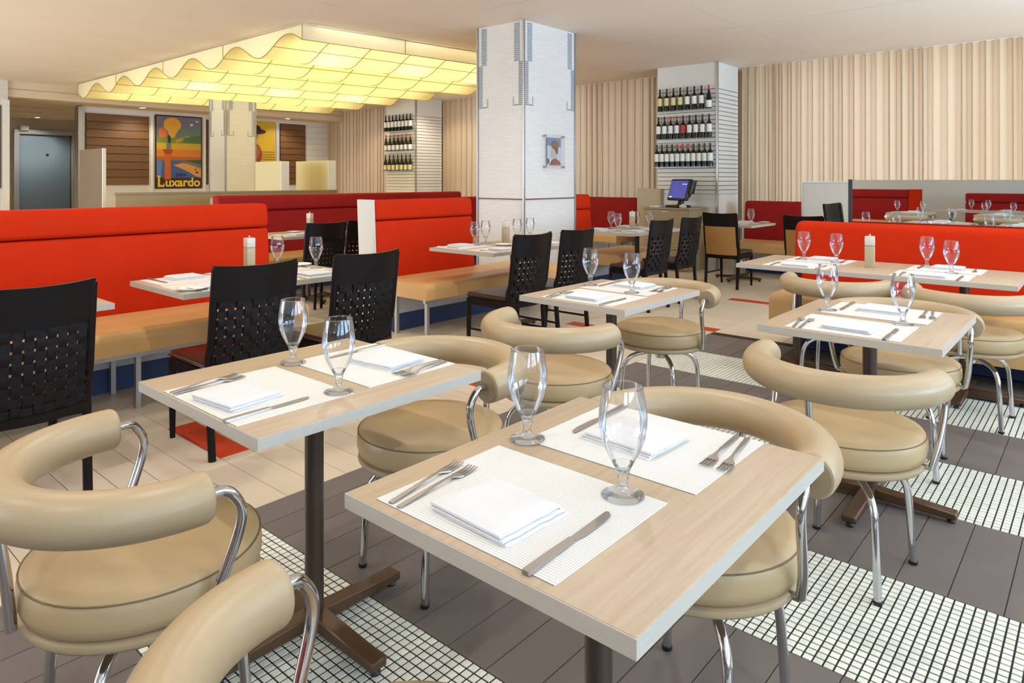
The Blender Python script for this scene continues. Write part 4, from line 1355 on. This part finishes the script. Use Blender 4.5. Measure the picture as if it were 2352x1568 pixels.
for i, (x, y, rz, lab) in enumerate([
        (0.585, 0.72, 4, 'tan swivel chair cut by the bottom photo edge, before the nearest table'),
        (1.60, 0.785, 180, 'tan swivel chair tucked behind the right end of the nearest table'),
        (0.655, 1.70, -2, 'tan swivel chair at the left photo edge, its ring back fully seen'),
        (1.615, 1.775, 178, 'tan swivel chair behind the left table with shadow across its seat'),
        (2.455, 1.875, 0, 'tan swivel chair on the near side of the small middle table'),
        (3.55, 1.955, 182, 'tan swivel chair behind the small middle table, chrome legs in view'),
        (2.57, 0.70, -6, 'tan swivel chair on the near side of the right-hand table'),
        (3.66, 0.755, 184, 'tan swivel chair behind the right-hand table'),
        (4.605, 1.30, 0, 'tan swivel chair at the left half of the long bench table'),
        (4.59, 0.59, -3, 'tan swivel chair at the right half of the long bench table'),
        (-2.42, 1.40, 3, 'tan swivel chair in the right part of the mirror, left of its table'),
        (-1.48, 1.36, 176, 'tan swivel chair in the right part of the mirror, right of its table'),
        (-2.42, 2.70, -2, 'tan swivel chair in the left part of the mirror, left of its table'),
        (-1.48, 2.66, 183, 'tan swivel chair in the left part of the mirror, right of its table')]):
    if i == 0:
        SW.location = (x, y, 0); SW.rotation_euler = (0, 0, R(rz)); SW['label'] = lab
    else:
        o = dup(SW, (x, y, 0), R(rz), lab)

# ------------------------------------------------------------------ dark dining chairs
def dining(kind):
    t = thing('dining_chair', 'x', 'chair', (0, 0, 0), 0, 'dark woven-back dining chairs')
    HW = 0.215
    def by(x, z):
        return -0.225 - max(0, z - 0.40) * 0.13 - 0.050 * (1 - (x / HW) ** 2)
    def sheet(name, z0, z1, nz, th, m, inset=0.0):
        bm = bmesh.new()
        n = 12
        F, B = [], []
        for k in range(nz + 1):
            z = z0 + (z1 - z0) * k / nz
            rf, rb = [], []
            for i in range(n + 1):
                x = (HW - inset) * (-1 + 2 * i / n)
                y = by(x, z)
                zz = z
                if k == nz and name == 'top_rail': zz = z - 0.010 * (1 - (x / HW) ** 2)
                rf.append(bm.verts.new((x, y + th / 2, zz))); rb.append(bm.verts.new((x, y - th / 2, zz)))
            F.append(rf); B.append(rb)
        for k in range(nz):
            for i in range(n):
                bm.faces.new((F[k][i], F[k][i + 1], F[k + 1][i + 1], F[k + 1][i]))
                bm.faces.new((B[k][i], B[k + 1][i], B[k + 1][i + 1], B[k][i + 1]))
        for i in range(n):
            bm.faces.new((F[nz][i], F[nz][i + 1], B[nz][i + 1], B[nz][i]))
            bm.faces.new((F[0][i], B[0][i], B[0][i + 1], F[0][i + 1]))
        for k in range(nz):
            bm.faces.new((F[k][0], F[k + 1][0], B[k + 1][0], B[k][0]))
            bm.faces.new((F[k][n], B[k][n], B[k + 1][n], F[k + 1][n]))
        return link(name, to_mesh(bm, name, True, 40), m, t)
    sheet('top_rail', 0.755, 0.93, 3, 0.02, M_dark)
    sheet('lower_rail', 0.375, 0.412, 1, 0.018, M_dark)
    if kind == 'woven':
        bm = bmesh.new()
        NV, NH = 10, 8
        z0, z1 = 0.408, 0.76
        def ribbon(fn, m_, w2, axis):
            rs = []
            for i in range(m_ + 1):
                p_, off = fn(i / m_)
                x, z = p_
                y = by(x, z) + off
                if axis == 'v':
                    q_ = [(x - w2, y - 0.0015, z), (x + w2, y - 0.0015, z), (x + w2, y + 0.0015, z), (x - w2, y + 0.0015, z)]
                else:
                    q_ = [(x, y - 0.0015, z - w2), (x, y - 0.0015, z + w2), (x, y + 0.0015, z + w2), (x, y + 0.0015, z - w2)]
                rs.append([bm.verts.new(v) for v in q_])
            for a, b in zip(rs[:-1], rs[1:]):
                for k in range(4): bm.faces.new((a[k], a[(k + 1) % 4], b[(k + 1) % 4], b[k]))
        for i in range(NV):
            x = (HW - 0.024) * (-1 + 2 * (i + 0.5) / NV)
            ribbon(lambda f, x=x, i=i: ((x, z0 + (z1 - z0) * f), 0.0045 * math.cos(PI * (f * NH - 0.5 + i))), NH * 3, 0.0158, 'v')
        for j in range(NH):
            z = z0 + (z1 - z0) * (j + 0.5) / NH
            ribbon(lambda f, z=z, j=j: (((HW - 0.014) * (-1 + 2 * f), z), -0.0045 * math.cos(PI * (f * NV - 0.5 + j))), NV * 3, 0.0162, 'h')
        link('woven_panel', to_mesh(bm, 'woven_panel', True, 30), M_weave, t)
    else:
        sheet('back_pad', 0.412, 0.76, 3, 0.026, M_tannback, 0.02)
    for s in (-1, 1):
        pts = [(s * (HW - 0.012), -0.218, 0.0), (s * (HW - 0.008), -0.216, 0.43)] + [(s * (HW - 0.008), by(s * HW, z) - 0.0, z) for z in (0.55, 0.7, 0.85, 0.915)]
        pts[0] = (s * (HW - 0.012), -0.25, 0.0)
        tube('rear_leg', catmull(pts, 3), 0.019, M_dark, t, 8, None, 60)
        tube('front_leg', [(s * 0.195, 0.205, 0.0), (s * 0.198, 0.2, 0.2), (s * 0.2, 0.195, 0.41)], 0.02, M_dark, t, 8, [0.7, 0.9, 1.05], 60)
        box('side_rail', (s * 0.2 - 0.011, -0.21, 0.36), (s * 0.2 + 0.011, 0.19, 0.42), M_dark, t, 0.003, 1)
        tube('stretcher', [(s * 0.203, -0.23, 0.17), (s * 0.197, 0.2, 0.17)], 0.009, M_dark, t, 8)
    box('front_rail', (-0.2, 0.185, 0.36), (0.2, 0.207, 0.42), M_dark, t, 0.003, 1)
    box('rear_rail', (-0.2, -0.222, 0.36), (0.2, -0.2, 0.42), M_dark, t, 0.003, 1)
    bm = bmesh.new()
    vs = bm_box(bm, (-0.222, -0.215, 0.415), (0.222, 0.222, 0.455))
    bmesh.ops.bevel(bm, geom=list(bm.edges), offset=0.018, segments=3, affect='EDGES')
    link('seat', to_mesh(bm, 'seat', True, 60), M_brownseat, t)
    return t
DC = dining('woven')
DU = dining('pad')
WL = [(0.80, 3.46, 0, 'dark woven-back chair at the left photo edge'),
      (1.73, 3.46, 0, 'dark woven-back chair left of two at the left bench table'),
      (2.40, 3.46, 0, 'dark woven-back chair right of two at the left bench table'),
      (4.05, 3.60, 0, 'dark woven-back chair left of two at the table by the column'),
      (4.66, 3.62, 0, 'dark woven-back chair right of two at the table by the column'),
      (6.30, 3.74, 0, 'dark woven-back chair left of two at the table behind the column'),
      (6.96, 3.74, 0, 'dark woven-back chair right of two at the table behind the column'),
      (3.80, 5.95, 0, 'far dark woven-back chair left of two before the burgundy bench'),
      (4.28, 5.97, 0, 'far dark woven-back chair right of two before the burgundy bench')]
for i, (x, y, rz, lab) in enumerate(WL):
    if i == 0:
        DC.location = (x, y, 0); DC['label'] = lab
    else:
        dup(DC, (x, y, 0), R(rz), lab)
DU.location = (8.32, 3.61, 0); DU.rotation_euler = (0, 0, R(-90)); DU['label'] = 'dark chair with tan back pad at the small far table'
dup(DU, (8.32, 2.62, 0), R(-90), 'dark tan-backed chair partly hidden by the right red bench')
dup(DC, (7.88, 1.93, 0), R(178), 'dark chair turned sideways before the white board', None, 1.16)

# ------------------------------------------------------------------ baseboards
for nm, lo, hi in [('baseboard_back', (WX - 0.02, -4.6, 0), (WX, YW, 0.1)), ('baseboard_rear', (4.8, YW - 0.02, 0), (WX - 0.02, YW, 0.1))]:
    tag(box(nm, lo, hi, M_white), kind='structure')
